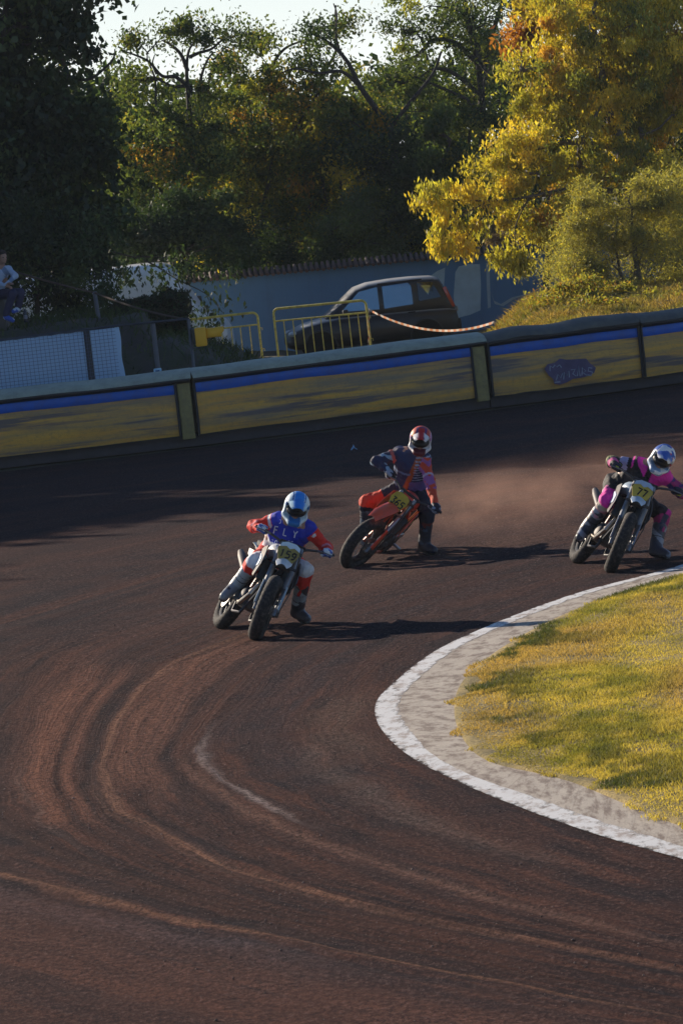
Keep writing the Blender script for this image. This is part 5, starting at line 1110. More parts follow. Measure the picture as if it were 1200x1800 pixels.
bikeC = make_bike('motorcycle with yellow number plate and pale blue mudguard, nearest the right edge', (1063, 1006), (1010, 990), 36, -16,
   dict(n='blue', main=(.05, .05, .06), acc=(.52, .66, .82), guard=(.22, .25, .33), frame=(.025, .03, .04), side=(.08, .08, .10), fender='short', fw=1, brow=(.40, .50, .66)), '77', (.55, .41, .06))
# ================================================================== PEOPLE
def sd_cone(p, a, b_, ra, rb):
    a, b_ = np.asarray(a, float), np.asarray(b_, float); ab = b_-a; L2 = max(1e-9, ab@ab)
    t = np.clip(((p-a)@ab)/L2, 0, 1); return np.linalg.norm(p-a-t[..., None]*ab, axis=-1)-(ra+(rb-ra)*t), t
def sd_ell(p, c, r, Rm=None):
    q_ = p-np.asarray(c, float)
    if Rm is not None: q_ = q_@Rm          # Rm columns = local axes
    r = np.asarray(r, float); k0 = np.linalg.norm(q_/r, axis=-1); k1 = np.linalg.norm(q_/(r*r), axis=-1)+1e-9; return k0*(k0-1)/k1
def field(p, prims, k):
    """smooth union; returns distance, label index of the nearest primitive and its parameter"""
    d = np.full(p.shape[:-1], 9.0); best = np.full(p.shape[:-1], 9.0); lab = np.zeros(p.shape[:-1], int); tt = np.zeros(p.shape[:-1])
    for i, pr in enumerate(prims):
        if pr[0] == 'c': di, ti = sd_cone(p, *pr[1:5])
        else: di, ti = sd_ell(p, pr[1], pr[2], pr[3] if len(pr) > 3 else None), 0
        m_ = di < best; best = np.where(m_, di, best); lab = np.where(m_, i, lab); tt = np.where(m_, ti, tt)
        h = np.maximum(k-np.abs(d-di), 0)/k; d = np.minimum(d, di)-h*h*k*.25
    return d, lab, tt
def wrinkle(p, amp, f, seed):
    rs = np.random.default_rng(seed); out = 0
    for i in range(5):
        v = rs.normal(0, 1, 3); v /= np.linalg.norm(v); u = rs.normal(0, 1, 3); u /= np.linalg.norm(u)
        out = out+np.sin((p@v)*f*(1+.5*i)+2.2*np.sin((p@u)*f*.35+i)+i)/(1+.4*i)
    return amp*out*.5
def surf_nets(fn, lo, hi, h):
    lo, hi = np.asarray(lo), np.asarray(hi); n_ = np.maximum(4, np.ceil((hi-lo)/h).astype(int)+1)
    ax = [lo[i]+h*np.arange(n_[i]) for i in range(3)]; g = np.stack(np.meshgrid(*ax, indexing='ij'), -1); V = fn(g)
    s_ = V < 0; A = np.zeros(tuple(n_-1)+(3,)); cnt = np.zeros(tuple(n_-1))
    for dx in range(3):
        o = [k_ for k_ in range(3) if k_ != dx]
        for a in (0, 1):
            for b_ in (0, 1):
                sl0 = [None]*3; sl1 = [None]*3
                sl0[dx] = slice(0, -1); sl1[dx] = slice(1, None)
                for k_, val in zip(o, (a, b_)): sl0[k_] = sl1[k_] = slice(val, n_[k_]-1+val)
                v0, v1 = V[tuple(sl0)], V[tuple(sl1)]; c_ = (v0 < 0) != (v1 < 0)
                t = np.where(c_, v0/np.where(c_, v0-v1, 1), 0); off = np.zeros(A.shape)
                off[..., dx] = t
                for k_, val in zip(o, (a, b_)): off[..., k_] = val
                A += off*c_[..., None]; cnt += c_
    act = cnt > 0; ids = np.full(act.shape, -1); ids[act] = np.arange(act.sum()); ii = np.stack(np.nonzero(act), -1)
    vs_ = lo+(ii+A[act]/cnt[act][:, None])*h; faces = []
    for dx in range(3):
        o = [(dx+1) % 3, (dx+2) % 3]; sl0 = [slice(1, n_[k_]-1) for k_ in range(3)]; sl1 = list(sl0); sl0[dx] = slice(0, n_[dx]-1); sl1[dx] = slice(1, n_[dx])
        c_ = s_[tuple(sl0)] != s_[tuple(sl1)]; w_ = np.stack(np.nonzero(c_), -1)
        base_ = w_.copy(); 
        for k_ in o: base_[:, k_] += 1
        inn = s_[tuple(sl0)][c_]
        def cid(d1, d2):
            q_ = base_.copy(); q_[:, o[0]] -= d1; q_[:, o[1]] -= d2; return ids[q_[:, 0], q_[:, 1], q_[:, 2]]
        f = np.stack([cid(1, 1), cid(0, 1), cid(0, 0), cid(1, 0)], -1); f[~inn] = f[~inn][:, ::-1]; faces.append(f)
    return vs_, np.vstack(faces)
def bounds(prims, pad=.04):
    lo, hi = np.full(3, 1e9), np.full(3, -1e9)
    for pr in prims:
        if pr[0] == 'c': r = max(pr[3], pr[4]); pts = [np.asarray(pr[1]), np.asarray(pr[2])]
        else: r = max(pr[2]); pts = [np.asarray(pr[1])]
        for q_ in pts: lo = np.minimum(lo, q_-r); hi = np.maximum(hi, q_+r)
    return lo-pad, hi+pad
def cloth(name, prims, parent, mt, colfn, h=.012, k=.035, amp=0.0, fr=38, seed=1, cut=None):
    def fn(p):
        d, l, t = field(p, prims, k)
        if amp: d = d+wrinkle(p, amp, fr, seed)
        if cut: d = np.maximum(d, cut(p))
        return d
    lo, hi = bounds(prims); v, f = surf_nets(fn, lo, hi, h); d, l, t = field(v, prims, k); cols = colfn(v, l, t)
    return link(name, np_mesh(name, v, f, colors=cols), mt, parent)
M_CLOTH = vmat('riding cloth', .7, .3, 90, dirt=.22); M_BOOT = vmat('riding boot plastic', .45, .1, 40, dirt=.5, spec=.5); M_GLOVE = vmat('glove fabric', .7, .2, 90, dirt=.15)
M_HELM = vmat('helmet lacquer', .5, 0, dirt=.05, spec=.25, coat=.08)
M_SKIN = mat('skin', (.36, .20, .14), .5, var=.12, scale=12)
M_LENS = mat('dark goggle lens', (.012, .010, .012), .45, spec=.3, var=.1)
V3 = lambda *a: np.array(a, float)
def lerp(a, b_, t): return a+(b_-a)*t
def unit(v): v = np.asarray(v, float); return v/np.linalg.norm(v)
def hand(nm, wrist, grip, bdir, inward, parent, colfn):
    """gloved hand closed round a bar: palm, four bent fingers, thumb"""
    w_, g_, eb = V3(*wrist), V3(*grip), unit(bdir); ef = g_-w_; ef = unit(ef-eb*(ef@eb)); eu = np.cross(eb, ef)
    if eu[2] < 0: eu = -eu
    pr = [('c', w_, g_-ef*.035+eu*.018, .031, .034)]
    for i in range(4): pr.append(('c', w_+eb*(i-1.5)*.012, g_+eb*(i-1.5)*.021-ef*.012+eu*.030, .022, .016))
    for i, L_ in enumerate((.94, 1.05, 1.0, .85)):
        b_ = eb*(i-1.5)*.0225*(-inward); k0 = g_+b_-ef*.010+eu*.033; k1 = g_+b_+ef*.028*L_+eu*.024; k2 = g_+b_+ef*.036*L_-eu*.008; k3 = g_+b_+ef*.010-eu*.030
        pr += [('c', k0, k1, .0115, .0105), ('c', k1, k2, .0105, .0098), ('c', k2, k3, .0098, .0088)]
    t0 = w_+(g_-w_)*.45+eb*inward*.030; t1 = g_+eb*inward*.050-ef*.012-eu*.018; t2 = g_+eb*inward*.040+ef*.020-eu*.030
    pr += [('c', t0, t1, .017, .0135), ('c', t1, t2, .0135, .0105)]
    return cloth(nm, pr, parent, M_GLOVE, colfn, h=.0052, k=.010)
def helmet(parent, c, f, u, colfn, scale=1.0, lens=None, peakcol=None, chincol=None):
    c = V3(*c); f = unit(f); u = V3(*u); u = unit(u-f*(u@f)); l = np.cross(u, f); Rm = np.stack([f, l, u], 1); S = scale
    def fn(p):
        q_ = ((p-c)@Rm)/S
        d = sd_ell(q_, (-.012, 0, .018), (.142, .122, .132)); d2, _ = sd_cone(q_, (.03, .088, -.075), (.135, .026, -.088), .040, .036); d3, _ = sd_cone(q_, (.03, -.088, -.075), (.135, -.026, -.088), .040, .036)
        d4, _ = sd_cone(q_, (.135, -.026, -.088), (.135, .026, -.088), .036, .036)
        d5 = sd_ell(q_, (-.03, 0, -.05), (.115, .112, .085)); k = .03
        for e in (d2, d3, d4, d5): h_ = np.maximum(k-np.abs(d-e), 0)/k; d = np.minimum(d, e)-h_*h_*k*.25
        bx_ = np.abs(q_-V3(.13, 0, -.002)); e = bx_-V3(.088, .098, .055); db = np.linalg.norm(np.maximum(e, 0), axis=-1)+np.minimum(e.max(-1), 0)-.008
        d = np.maximum(d, -db); neck = np.linalg.norm(q_[..., :2]-V3(-.01, 0), axis=-1)-.075
        d = np.maximum(d, -np.maximum(neck, q_[..., 2]+.09)); d = np.maximum(d, -q_[..., 2]-.135)
        return d*S
    v, fc = surf_nets(fn, c-.22*S, c+.22*S, .0062*S); q_ = ((v-c)@Rm)/S
    ho = link('helmet', np_mesh('helmet', v, fc, colors=colfn(q_)), M_HELM, parent)
    def sub(mb_, nm, mt): o = mb_.build(nm, mt, None); o.data.transform(ROOTM[parent.name].inverted()); o.parent = ho; return o
    W = Matrix(((f[0], l[0], u[0], c[0]), (f[1], l[1], u[1], c[1]), (f[2], l[2], u[2], c[2]), (0, 0, 0, 1))) @ Matrix.Scale(S, 4)
    mb = MB(W); rings = []
    for x, z, w_ in ((.035, .140, .060), (.09, .128, .088), (.14, .126, .086), (.185, .124, .074), (.205, .120, .055)):
        top = [(x-.035*((k_-4)/4)**2*(x > .05), w_*(k_-4)/4, z-.045*((k_-4)/4)**2) for k_ in range(9)]
        rings.append([Vector(q) for q in top]+[Vector((q[0], q[1], q[2]-.005)) for q in reversed(top)])
    mb.loft(rings); me_o = mb.build('peak', M_HELM, None); me_o.data.transform(ROOTM[parent.name].inverted()); me_o.parent = ho
    ca = me_o.data.color_attributes.new('Col', 'FLOAT_COLOR', 'POINT')
    for i, vt in enumerate(me_o.data.vertices):
        wv = ROOTM[parent.name] @ vt.co; qq = ((V3(*wv)-c)@Rm)/S; cc = colfn(qq[None]+V3(0, 0, 0))[0] if peakcol is None else peakcol(qq); ca.data[i].color = (*cc, 1)
    mb = MB(W); mb.ell((.046, 0, -.004), (.074, .097, .062), 22, 14); sub(mb, 'goggle_frame', mat('goggle frame %s' % parent.name, (.02, .02, .022), .5))
    mb = MB(W); mb.ell((.066, 0, -.002), (.066, .082, .042), 22, 14); sub(mb, 'goggle_lens', lens or M_LENS)
    for z in (-.085, -.10):
        mb = MB(W); mb.box((.168, 0, z), (.008, .05, .006), .002); sub(mb, 'chin_vent', M_BLK)
    return ho
def person(label, J, parts, group=None, base_=None):
    """J: world joints (numpy). Returns root; body is one continuous skin mesh"""
    b0 = base_ if base_ is not None else (J['hip'][0], J['hip'][1], 0)
    t = empty('person', label, 'person', tuple(b0), group=group); J['lat'] = unit(J['shL']-J['shR'])
    lat = J['lat']; hipR, hipL = J['hip']-J['latH']*.085, J['hip']+J['latH']*.085; ch = lerp(J['shR'], J['shL'], .5); J['hipR'], J['hipL'] = hipR, hipL
    up = unit(ch-J['hip']); fwd = unit(np.cross(lat, up)); 
    if 'fwd' in J and fwd@J['fwd'] < 0: fwd = -fwd
    J['F'], J['U'], J['ch'] = fwd, up, ch; neck = J['neck']; hd = J['head']
    S = [('c', hipR, hipL, .10, .10), ('c', J['hip'], lerp(J['hip'], ch, .55), .105, .105), ('c', lerp(hipR, J['shR'], .45), lerp(ch, J['shR'], .5), .09, .095), ('c', lerp(hipL, J['shL'], .45), lerp(ch, J['shL'], .5), .09, .095),
         ('c', J['shR'], J['shL'], .055, .055), ('c', ch, neck, .07, .055), ('c', neck, hd-J['hu']*.06, .055, .055), ('e', hd, (.098, .077, .118), np.stack([J['hf'], np.cross(J['hu'], J['hf']), J['hu']], 1)),
         ('c', hd+J['hf']*.09-J['hu']*.0, hd+J['hf']*.108-J['hu']*.03, .008, .013), ('c', hd+J['hf']*.055-J['hu']*.075, hd+J['hf']*.075-J['hu']*.078, .035, .028)]
    for s_ in 'RL':
        S += [('c', J['sh'+s_], J['el'+s_], .048, .038), ('c', J['el'+s_], J['wr'+s_], .038, .026), ('c', J['hip'+s_], J['kn'+s_], .082, .056), ('c', J['kn'+s_], J['an'+s_], .056, .036), ('c', J['an'+s_], J['to'+s_], .036, .024)]
        hg = J['grip'+s_]; S += [('c', J['wr'+s_], lerp(J['wr'+s_], hg, .85), .026, .026)]
    cloth('body', S, t, parts.get('skin', M_SKIN), lambda v, l, tt: np.tile(V3(.36, .2, .14), (len(v), 1)), h=.014, k=.03)
    return t
def jersey_prims(J, r=1.0):
    ch, hip = J['ch'], J['hip']; F = J['F']; sR, sL = J['shR'], J['shL']; U_ = J['U']
    return [('c', lerp(J['hipR'], hip, .1)+U_*.02, lerp(ch, sR, .50)-U_*.055, .118*r, .125*r), ('c', lerp(J['hipL'], hip, .1)+U_*.02, lerp(ch, sL, .50)-U_*.055, .118*r, .125*r),
            ('c', hip+F*.03, ch-U_*.10+F*.035, .11*r, .128*r), ('c', sR, sL, .078*r, .078*r), ('c', ch-U_*.02, lerp(J['neck'], J['head'], .38), .09*r, .060),
            ('c', sR, J['elR'], .070*r, .058*r), ('c', J['elR'], J['wrR'], .057*r, .041*r), ('c', sL, J['elL'], .070*r, .058*r), ('c', J['elL'], J['wrL'], .057*r, .041*r)]
def trouser_prims(J, cut_=.50):
    P_ = [('c', J['hipR'], J['hipL'], .125, .125), ('c', J['hip'], J['hip']+J['U']*.07, .125, .12)]
    for s_ in 'RL':
        k_ = J['kn'+s_]; P_ += [('c', J['hip'+s_], k_, .108, .076), ('c', k_, lerp(k_, J['an'+s_], cut_), .075, .068)]
    for s_ in 'RL':
        kf = unit(J['kn'+s_]*2-J['hip'+s_]-J['an'+s_]); P_ += [('c', lerp(J['kn'+s_], J['hip'+s_], .06)+kf*.018, lerp(J['kn'+s_], J['an'+s_], .18)+kf*.016, .066, .060)]
    return P_
def boot(nm, J, s_, parent, colfn, cut_=.36):
    k_, a_, to = J['kn'+s_], J['an'+s_], J['to'+s_]; ax = unit(a_-k_); fw = unit((to-a_)-ax*((to-a_)@ax)*.6)
    ball = to; pr = [('c', lerp(k_, a_, cut_), lerp(k_, a_, .85), .076, .062), ('c', lerp(k_, a_, .8), a_, .062, .060), ('c', a_, ball, .058, .046), ('c', a_+ax*.03-fw*.02, lerp(a_, ball, .6)+ax*.018, .046, .040)]
    o = cloth(nm, pr, parent, M_BOOT, colfn, h=.010, k=.03)
    mb = MB()
    for q_ in (.52, .68, .84): # buckles and strap ridges
        c_ = lerp(k_, a_, q_); r = .074-.012*q_; e1 = unit(np.cross(ax, fw)); e2 = np.cross(e1, ax); mb.tube([tuple(c_+r*(math.cos(a)*e1+math.sin(a)*e2)) for a in np.linspace(0, 2*math.pi, 15)], .006, 5)
    b_ = mb.build('straps', M_BLK, None); b_.data.transform(ROOTM[parent.name].inverted()); b_.parent = o
    mb = MB(); sd_ = V3(*fw); down = ax; p0 = a_+down*.062-fw*.05; p1 = ball+down*.042+fw*.02
    e1 = unit(np.cross(fw, down)); rings = []
    for q_, w_ in ((0, .030), (.15, .040), (.45, .036), (.75, .046), (.95, .040), (1.02, .022)):
        c_ = lerp(p0, p1, q_); rings.append([Vector(c_+e1*w_*sx+down*sz) for sx, sz in ((-1, -.012), (1, -.012), (1, .010), (-1, .010))])
    mb.loft(rings); so = mb.build('sole', M_RUB, None); so.data.transform(ROOTM[parent.name].inverted()); so.parent = o
    return o
def on_surface(prims, p, d, k=.035):
    """march from p along d to the cloth"""
    p = V3(*p); d = unit(d)
    for _ in range(40):
        q_ = field(p[None], prims, k)[0][0]
        if q_ < .002: break
        p = p+d*q_*.8
    return p
def letter_part(name, txt, prims, org, ex, ey, nrm, h, adv, r, mt, parent, jersey, slant=0.0, push=.004):
    for i, ch in enumerate(txt):
        if ch == ' ': continue
        mb = MB(); write(mb, ch, lambda x, y: Vector(on_surface(prims, org+ex*(x+adv*i)+ey*y+nrm*.25, -nrm)+nrm*push), 0, 0, h, adv, r)
        o = mb.build(name, mt, None); o.data.transform(ROOTM[parent.name].inverted()); o.parent = jersey
def P_(px, py, Y): return V3(*P(px, py, Y))
def rider(label, bk, J, spec):
    J['gripR'], J['gripL'] = V3(*bk['gR']), V3(*bk['gL'])
    t = person(label, J, {}, 'riders on flat track motorcycles'); jp = jersey_prims(J)
    jr = cloth('jersey', jp, t, M_CLOTH, lambda v, l, tt: spec['jersey'](v, l, tt, J), h=.0098, k=.04, amp=.0085, fr=40, seed=spec['seed'])
    cloth('trousers', trouser_prims(J), t, M_CLOTH, lambda v, l, tt: spec['trousers'](v, l, tt, J), h=.0098, k=.045, amp=.0085, fr=40, seed=spec['seed']+5)
    for s_ in 'RL': boot('boot', J, s_, t, spec['boot'])
    hand('glove', J['wrR'], J['gripR'], bk['bR'], 1 if False else -1, t, spec['glove']); hand('glove', J['wrL'], J['gripL'], bk['bL'], -1, t, spec['glove'])
    helmet(t, J['head']+J['hf']*.01, J['hf'], J['hu'], spec['helmet'], spec.get('hs', 1.0), spec.get('lens'), spec.get('peak'))
    return t, jr, jp
def C_(cond, a, b_): return np.where(np.asarray(cond)[..., None], np.asarray(a, float), np.asarray(b_, float))
def reach(a, b_, L1, L2, hint):
    """elbow/knee between a and b with bone lengths, bending towards hint"""
    d = b_-a; D = min(np.linalg.norm(d), (L1+L2)*.999); u = unit(d); x = (L1*L1-L2*L2+D*D)/(2*D); h_ = math.sqrt(max(0, L1*L1-x*x)); v = hint-a; v = v-u*(v@u); return a+u*x+unit(v)*h_
def wrist_of(g_, el, back=.085): return g_+unit(el-g_)*back
def at_len(a, px, py, L_, Y0, back=False):
    """the point seen at (px, py) that lies L_ from a, on the near side"""
    best = None
    for Y_ in np.linspace(Y0-.6, Y0+.6, 121):
        q_ = P_(px, py, Y_); e = abs(np.linalg.norm(q_-a)-L_)+(.02 if (Y_ > a[1]) != back else 0)
        if best is None or e < best[0]: best = (e, q_)
    return best[1]
def knee(J, s_, px, py, an, L1=.41):
    J['an'+s_] = an; J['kn'+s_] = at_len(J['hip'+s_+'0'], px, py, L1, J['hip'][1])
def legs(J, s_, knee_px, an, L1=.43, L2=.41):
    J['an'+s_] = an; J['kn'+s_] = reach(J['hip'+s_+'0'], an, L1, L2, knee_px)
def noise3(v, s_, seed): return vnoise(v[..., 0]+v[..., 2]*.7, v[..., 2]-v[..., 1]*.6, s_, seed)

VIEW = unit(V3(0, -1, .06))
# ---- rider in blue and red (first bike)
bk = bikeA; J = {}
Bm = np.array(bk['B'].to_3x3()); fw_b, lf_b = Bm[:, 0], Bm[:, 1]
hipY = bk['seat'].y; J['hip'] = P_(489, 975, hipY-.02); J['latH'] = unit(lf_b*1.0+V3(.2, 0, .12)); J['shR'], J['shL'] = P_(489, 914, hipY-.32), P_(541, 929, hipY-.36)
J['hipR0'], J['hipL0'] = J['hip']-J['latH']*.085, J['hip']+J['latH']*.085
J['neck'] = P_(517, 911, hipY-.38); J['head'] = P_(521, 891, hipY-.47); J['hf'] = unit(V3(-.08, -1, -.50)); J['hu'] = unit(V3(.34, -.28, .86))
gR, gL = V3(*bk['gR']), V3(*bk['gL'])
J['elR'] = reach(J['shR'], gR, .27, .30, P_(440, 925, hipY-.15)); J['elL'] = reach(J['shL'], gL, .28, .30, P_(566, 944, hipY+.1))
J['wrR'], J['wrL'] = wrist_of(gR, J['elR']), wrist_of(gL, J['elL'])
pR = V3(*bk['pR']); knee(J, 'R', 447, 989, P_(414, 1030, pR[1]+.02)); J['toR'] = P_(394, 1048, pR[1]-.13)
gl = V3(*G(524, 1095)); knee(J, 'L', 535, 1003, gl+V3(-.0, .02, .11)); J['toL'] = gl+V3(.09, -.12, .045)
BLU, RED, WHT, LBL_ = (.018, .040, .50), (.76, .03, .02), (.74, .78, .84), (.30, .50, .72)
def jA(v, l, t, J):
    side = np.abs((v-J['ch'])@J['lat']); low = ((v-J['hip'])@J['U']); c = np.tile(V3(*BLU), (len(v), 1)); arm = l >= 5
    c = C_(arm, RED, c); c = C_(arm & ((l == 5) | (l == 7)) & (t < .16), BLU, c)
    c = C_(arm & ((l == 5) | (l == 7)) & (t > .20) & (t < .33) & (noise3(v, 16, 3) > .45), WHT, c); c = C_(arm & ((l == 6) | (l == 8)) & (t > .35) & (t < .5) & (noise3(v, 22, 8) > .5), (.75, .25, .3), c)
    c = C_(~arm & (side > .125) & (low < .26), WHT, c); c = C_(~arm & (low < .04), (.45, .03, .03), c); return c
def tA(v, l, t, J):
    c = np.tile(V3(*RED), (len(v), 1)); kn = (l == 6) | (l == 7); c = C_(kn | (((l == 2) | (l == 4)) & (t > .70)), WHT, c)
    c = C_(((l == 3) | (l == 5)) & (t > .45), RED, c); inner = (l >= 2) & ~kn & (((v-J['hip'])@J['F']) < -.02); c = C_(inner, (.03, .04, .15), c)
    c = C_(kn & (noise3(v, 24, 5) > .74), (.02, .03, .12), c); return c
def hA(q):
    c = np.tile(V3(.66, .80, .88), (len(q), 1)); mid = np.abs(q[:, 1]) < .046+.03*np.clip(q[:, 0], -1, .1); c = C_(mid & (q[:, 2] > .035), (.03, .27, .80), c)
    c = C_((np.abs(q[:, 1]) > .052) & (np.abs(q[:, 1]) < .066) & (q[:, 2] > .05), (.03, .15, .45), c); c = C_((np.abs(q[:, 1]) > .08) & (np.abs(q[:, 2]-.045) < .02) & (np.abs(q[:, 0]-.04) < .03), (.05, .2, .5), c)
    c = C_((q[:, 2] < -.055) & (np.abs(q[:, 1]) < .055) & (q[:, 0] > .06), (.03, .18, .50), c); return c
def pkA(q): return V3(.03, .22, .72) if abs(q[1]) < .045 else V3(.45, .68, .82)
spec = dict(jersey=jA, trousers=tA, helmet=hA, peak=pkA, seed=3, hs=1.02, boot=lambda v, l, t: C_(noise3(v, 14, 3) > .62, (.03, .035, .05), C_(l >= 2, (.26, .29, .32), (.36, .42, .46))), glove=lambda v, l, t: C_(l >= 5, C_(noise3(v, 40, 2) > .5, (.08, .15, .5), WHT), (.45, .52, .70)))
tA_, jrA, jpA = rider('rider in blue bib and red sleeves with pale blue helmet, nearest the camera', bk, J, spec)
M_LET = mat('white lettering', (.70, .74, .82), .6, var=.08)
def bib(px, py):
    a_ = V3(*CAM); d_ = unit(P_(px, py, 43)-a_); return on_surface(jpA, a_+d_*42.3, d_), d_
oA, dA = bib(480, 937); oB_, _ = bib(525, 947); ex = unit(oB_-oA); nv = -dA; ey = unit(np.cross(nv, ex)); ey = ey if ey[2] > 0 else -ey
letter_part('jersey_letter', 'FLY', jpA, oA, ex, ey, nv, .068, .098, .0062, M_LET, tA_, jrA)
letter_part('jersey_letter', 'GO', jpA, oA-ey*.105-ex*.005, ex, ey, nv, .042, .040, .0045, M_LET, tA_, jrA)
letter_part('jersey_letter', 'RACE', jpA, oA-ey*.07+ex*.095, ex, ey, nv, .030, .034, .0040, M_LET, tA_, jrA)
letter_part('jersey_letter', 'O', jpA, oA+ey*.105+ex*.03, ex, ey, nv, .036, .034, .0042, M_LET, tA_, jrA)
letter_part('jersey_letter', 'FLY', jpA, oA+ey*.115+ex*.20, ex, ey, nv, .024, .026, .0036, M_LET, tA_, jrA)

# ---- rider in navy and orange (red bike)
bk = bikeB; J = {}; hipY = bk['seat'].y
Bm = np.array(bk['B'].to_3x3()); fw_b, lf_b = Bm[:, 0], Bm[:, 1]
J['hip'] = P_(722, 861, hipY-.02); J['latH'] = unit(lf_b*.8+V3(.3, 0, .3)); J['shR'], J['shL'] = P_(703, 797, hipY-.22), P_(745, 806, hipY-.26); J['hipR0'], J['hipL0'] = J['hip']-J['latH']*.085, J['hip']+J['latH']*.085
J['neck'] = P_(731, 791, hipY-.28); J['head'] = P_(739, 772, hipY-.36); J['hf'] = unit(V3(-.14, -1, -.46)); J['hu'] = unit(V3(.20, -.26, .9))
gR, gL = V3(*bk['gR']), V3(*bk['gL'])
J['elR'] = reach(J['shR'], gR, .28, .28, P_(655, 806, hipY-.2)); J['elL'] = reach(J['shL'], gL, .29, .29, P_(775, 845, hipY-.2)); J['wrR'], J['wrL'] = wrist_of(gR, J['elR']), wrist_of(gL, J['elL'])
knee(J, 'R', 645, 884, P_(643, 928, V3(*bk['pR'])[1]+.05)); J['toR'] = P_(638, 946, V3(*bk['pR'])[1]-.08)
gl = V3(*G(747, 975)); knee(J, 'L', 750, 903, gl+V3(0, .02, .10)); J['toL'] = gl+V3(.10, -.09, .045)
NAV, ORG, LIL, SKY = (.016, .024, .075), (.62, .07, .03), (.30, .16, .42), (.28, .42, .55)
def jB(v, l, t, J):
    x = (v-J['ch'])@J['lat']; y = (v-J['hip'])@J['U']; c = np.tile(V3(.02, .035, .11), (len(v), 1)); arm = l >= 5; ra, la = (l == 5) | (l == 6), (l == 7) | (l == 8)
    c = C_(~arm & (np.abs(x-.02-.25*(y-.22)) < .030), (.42, .10, .03), c); c = C_(~arm & (x > .03) & (y < .20) & (y > .03), (.16, .11, .34), c); c = C_(~arm & (np.abs(y-.30) < .012) & (x < .03), (.12, .22, .40), c)
    c = C_(~arm & (x > .06) & (np.abs(((y-.24)*30) % 1-.5) < .2) & (y > .2), (.35, .40, .55), c)
    c = C_(ra, NAV, c); c = C_(ra & (noise3(v, 15, 5) > .60), SKY, c); c = C_(ra & (l == 5) & (t > .25) & (t < .38), (.55, .12, .10), c)
    c = C_(la, (.72, .075, .03), c); c = C_(la & (noise3(v, 24, 6) > .55) & ~((l == 8) & (t > .45)), (.38, .12, .35), c); c = C_(la & (l == 7) & (np.abs(t-.85) < .05), (.6, .45, .55), c); return c
def tB(v, l, t, J):
    c = np.tile(V3(.014, .018, .04), (len(v), 1)); c = C_((l == 2) & (t > .55), (.74, .06, .025), c); c = C_((l == 6) & (t < .35), (.74, .06, .025), c); c = C_((l == 2) & (t > .2) & (t < .5) & (noise3(v, 12, 4) > .6), (.14, .2, .34), c)
    c = C_(((l == 0) | (l == 1)) & ((v-J['hip'])@J['latH'] > .03), (.45, .50, .58), c); c = C_((l == 5) & (noise3(v, 14, 9) > .6), (.16, .02, .02), c); return c
def hB(q):
    c = np.tile(V3(.84, .80, .80), (len(q), 1)); top = q[:, 2] > .07; c = C_(top, (.60, .08, .05), c); c = C_((q[:, 2] > .055) & (np.abs(q[:, 1]) < .06) & (q[:, 0] > -.02), (.12, .05, .16), c); c = C_((np.abs(q[:, 1]) < .036) & (q[:, 2] > .03) & (q[:, 0] > 0), (.55, .03, .03), c)
    c = C_((np.abs(q[:, 1]) > .10) & (q[:, 2] > .02), (.5, .25, .5), c); c = C_((q[:, 1] < -.05) & (q[:, 2] > .06) & (q[:, 2] < .1), (.75, .22, .03), c); c = C_((q[:, 2] < -.05) & (np.abs(q[:, 1]) < .07) & (q[:, 0] > .08), (.14, .02, .03), c); return c
def pkB(q): return V3(.55, .03, .03) if abs(q[1]) < .030 else (V3(.10, .04, .12) if abs(q[1]) < .038 else V3(.75, .72, .74))
spec = dict(jersey=jB, trousers=tB, helmet=hB, peak=pkB, seed=13, hs=1.0, boot=lambda v, l, t: C_(noise3(v, 12, 3) > .66, (.05, .10, .16), (.014, .020, .042)), glove=lambda v, l, t: C_(noise3(v, 40, 2) > .55, (.34, .36, .44), (.02, .02, .035)))
tB_, jrB, jpB = rider('rider in navy and orange with red and white helmet, on the red motorcycle', bk, J, spec)

# ---- rider in pink and black (right bike)
bk = bikeC; J = {}; hipY = bk['seat'].y
Bm = np.array(bk['B'].to_3x3()); fw_b, lf_b = Bm[:, 0], Bm[:, 1]
J['hip'] = P_(1094, 857, hipY-.02); J['latH'] = unit(lf_b*1.0+V3(.2, 0, .1)); J['shR'], J['shL'] = P_(1122, 817, hipY-.30), P_(1166, 837, hipY-.36); J['hipR0'], J['hipL0'] = J['hip']-J['latH']*.085, J['hip']+J['latH']*.085
J['neck'] = P_(1150, 818, hipY-.36); J['head'] = P_(1164, 805, hipY-.45); J['hf'] = unit(V3(-.30, -1, -.42)); J['hu'] = unit(V3(.62, -.30, .80))
gR, gL = V3(*bk['gR']), V3(*bk['gL'])
J['elR'] = reach(J['shR'], gR, .28, .29, P_(1066, 806, hipY-.1)); J['elL'] = reach(J['shL'], gL, .27, .28, P_(1183, 838, hipY+.3)); J['wrR'], J['wrL'] = wrist_of(gR, J['elR']), wrist_of(gL, J['elL'])
pR = V3(*bk['pR']); knee(J, 'R', 1066, 882, P_(1030, 929, pR[1]+.02)); J['toR'] = P_(1019, 944, pR[1]-.14)
gl = V3(*G(1154, 983)); knee(J, 'L', 1163, 905, gl+V3(0, .02, .10)); J['toL'] = gl+V3(.10, -.10, .045)
PNK, BK, CRM, YGR = (.85, .035, .40), (.014, .014, .020), (.60, .52, .45), (.45, .50, .05)
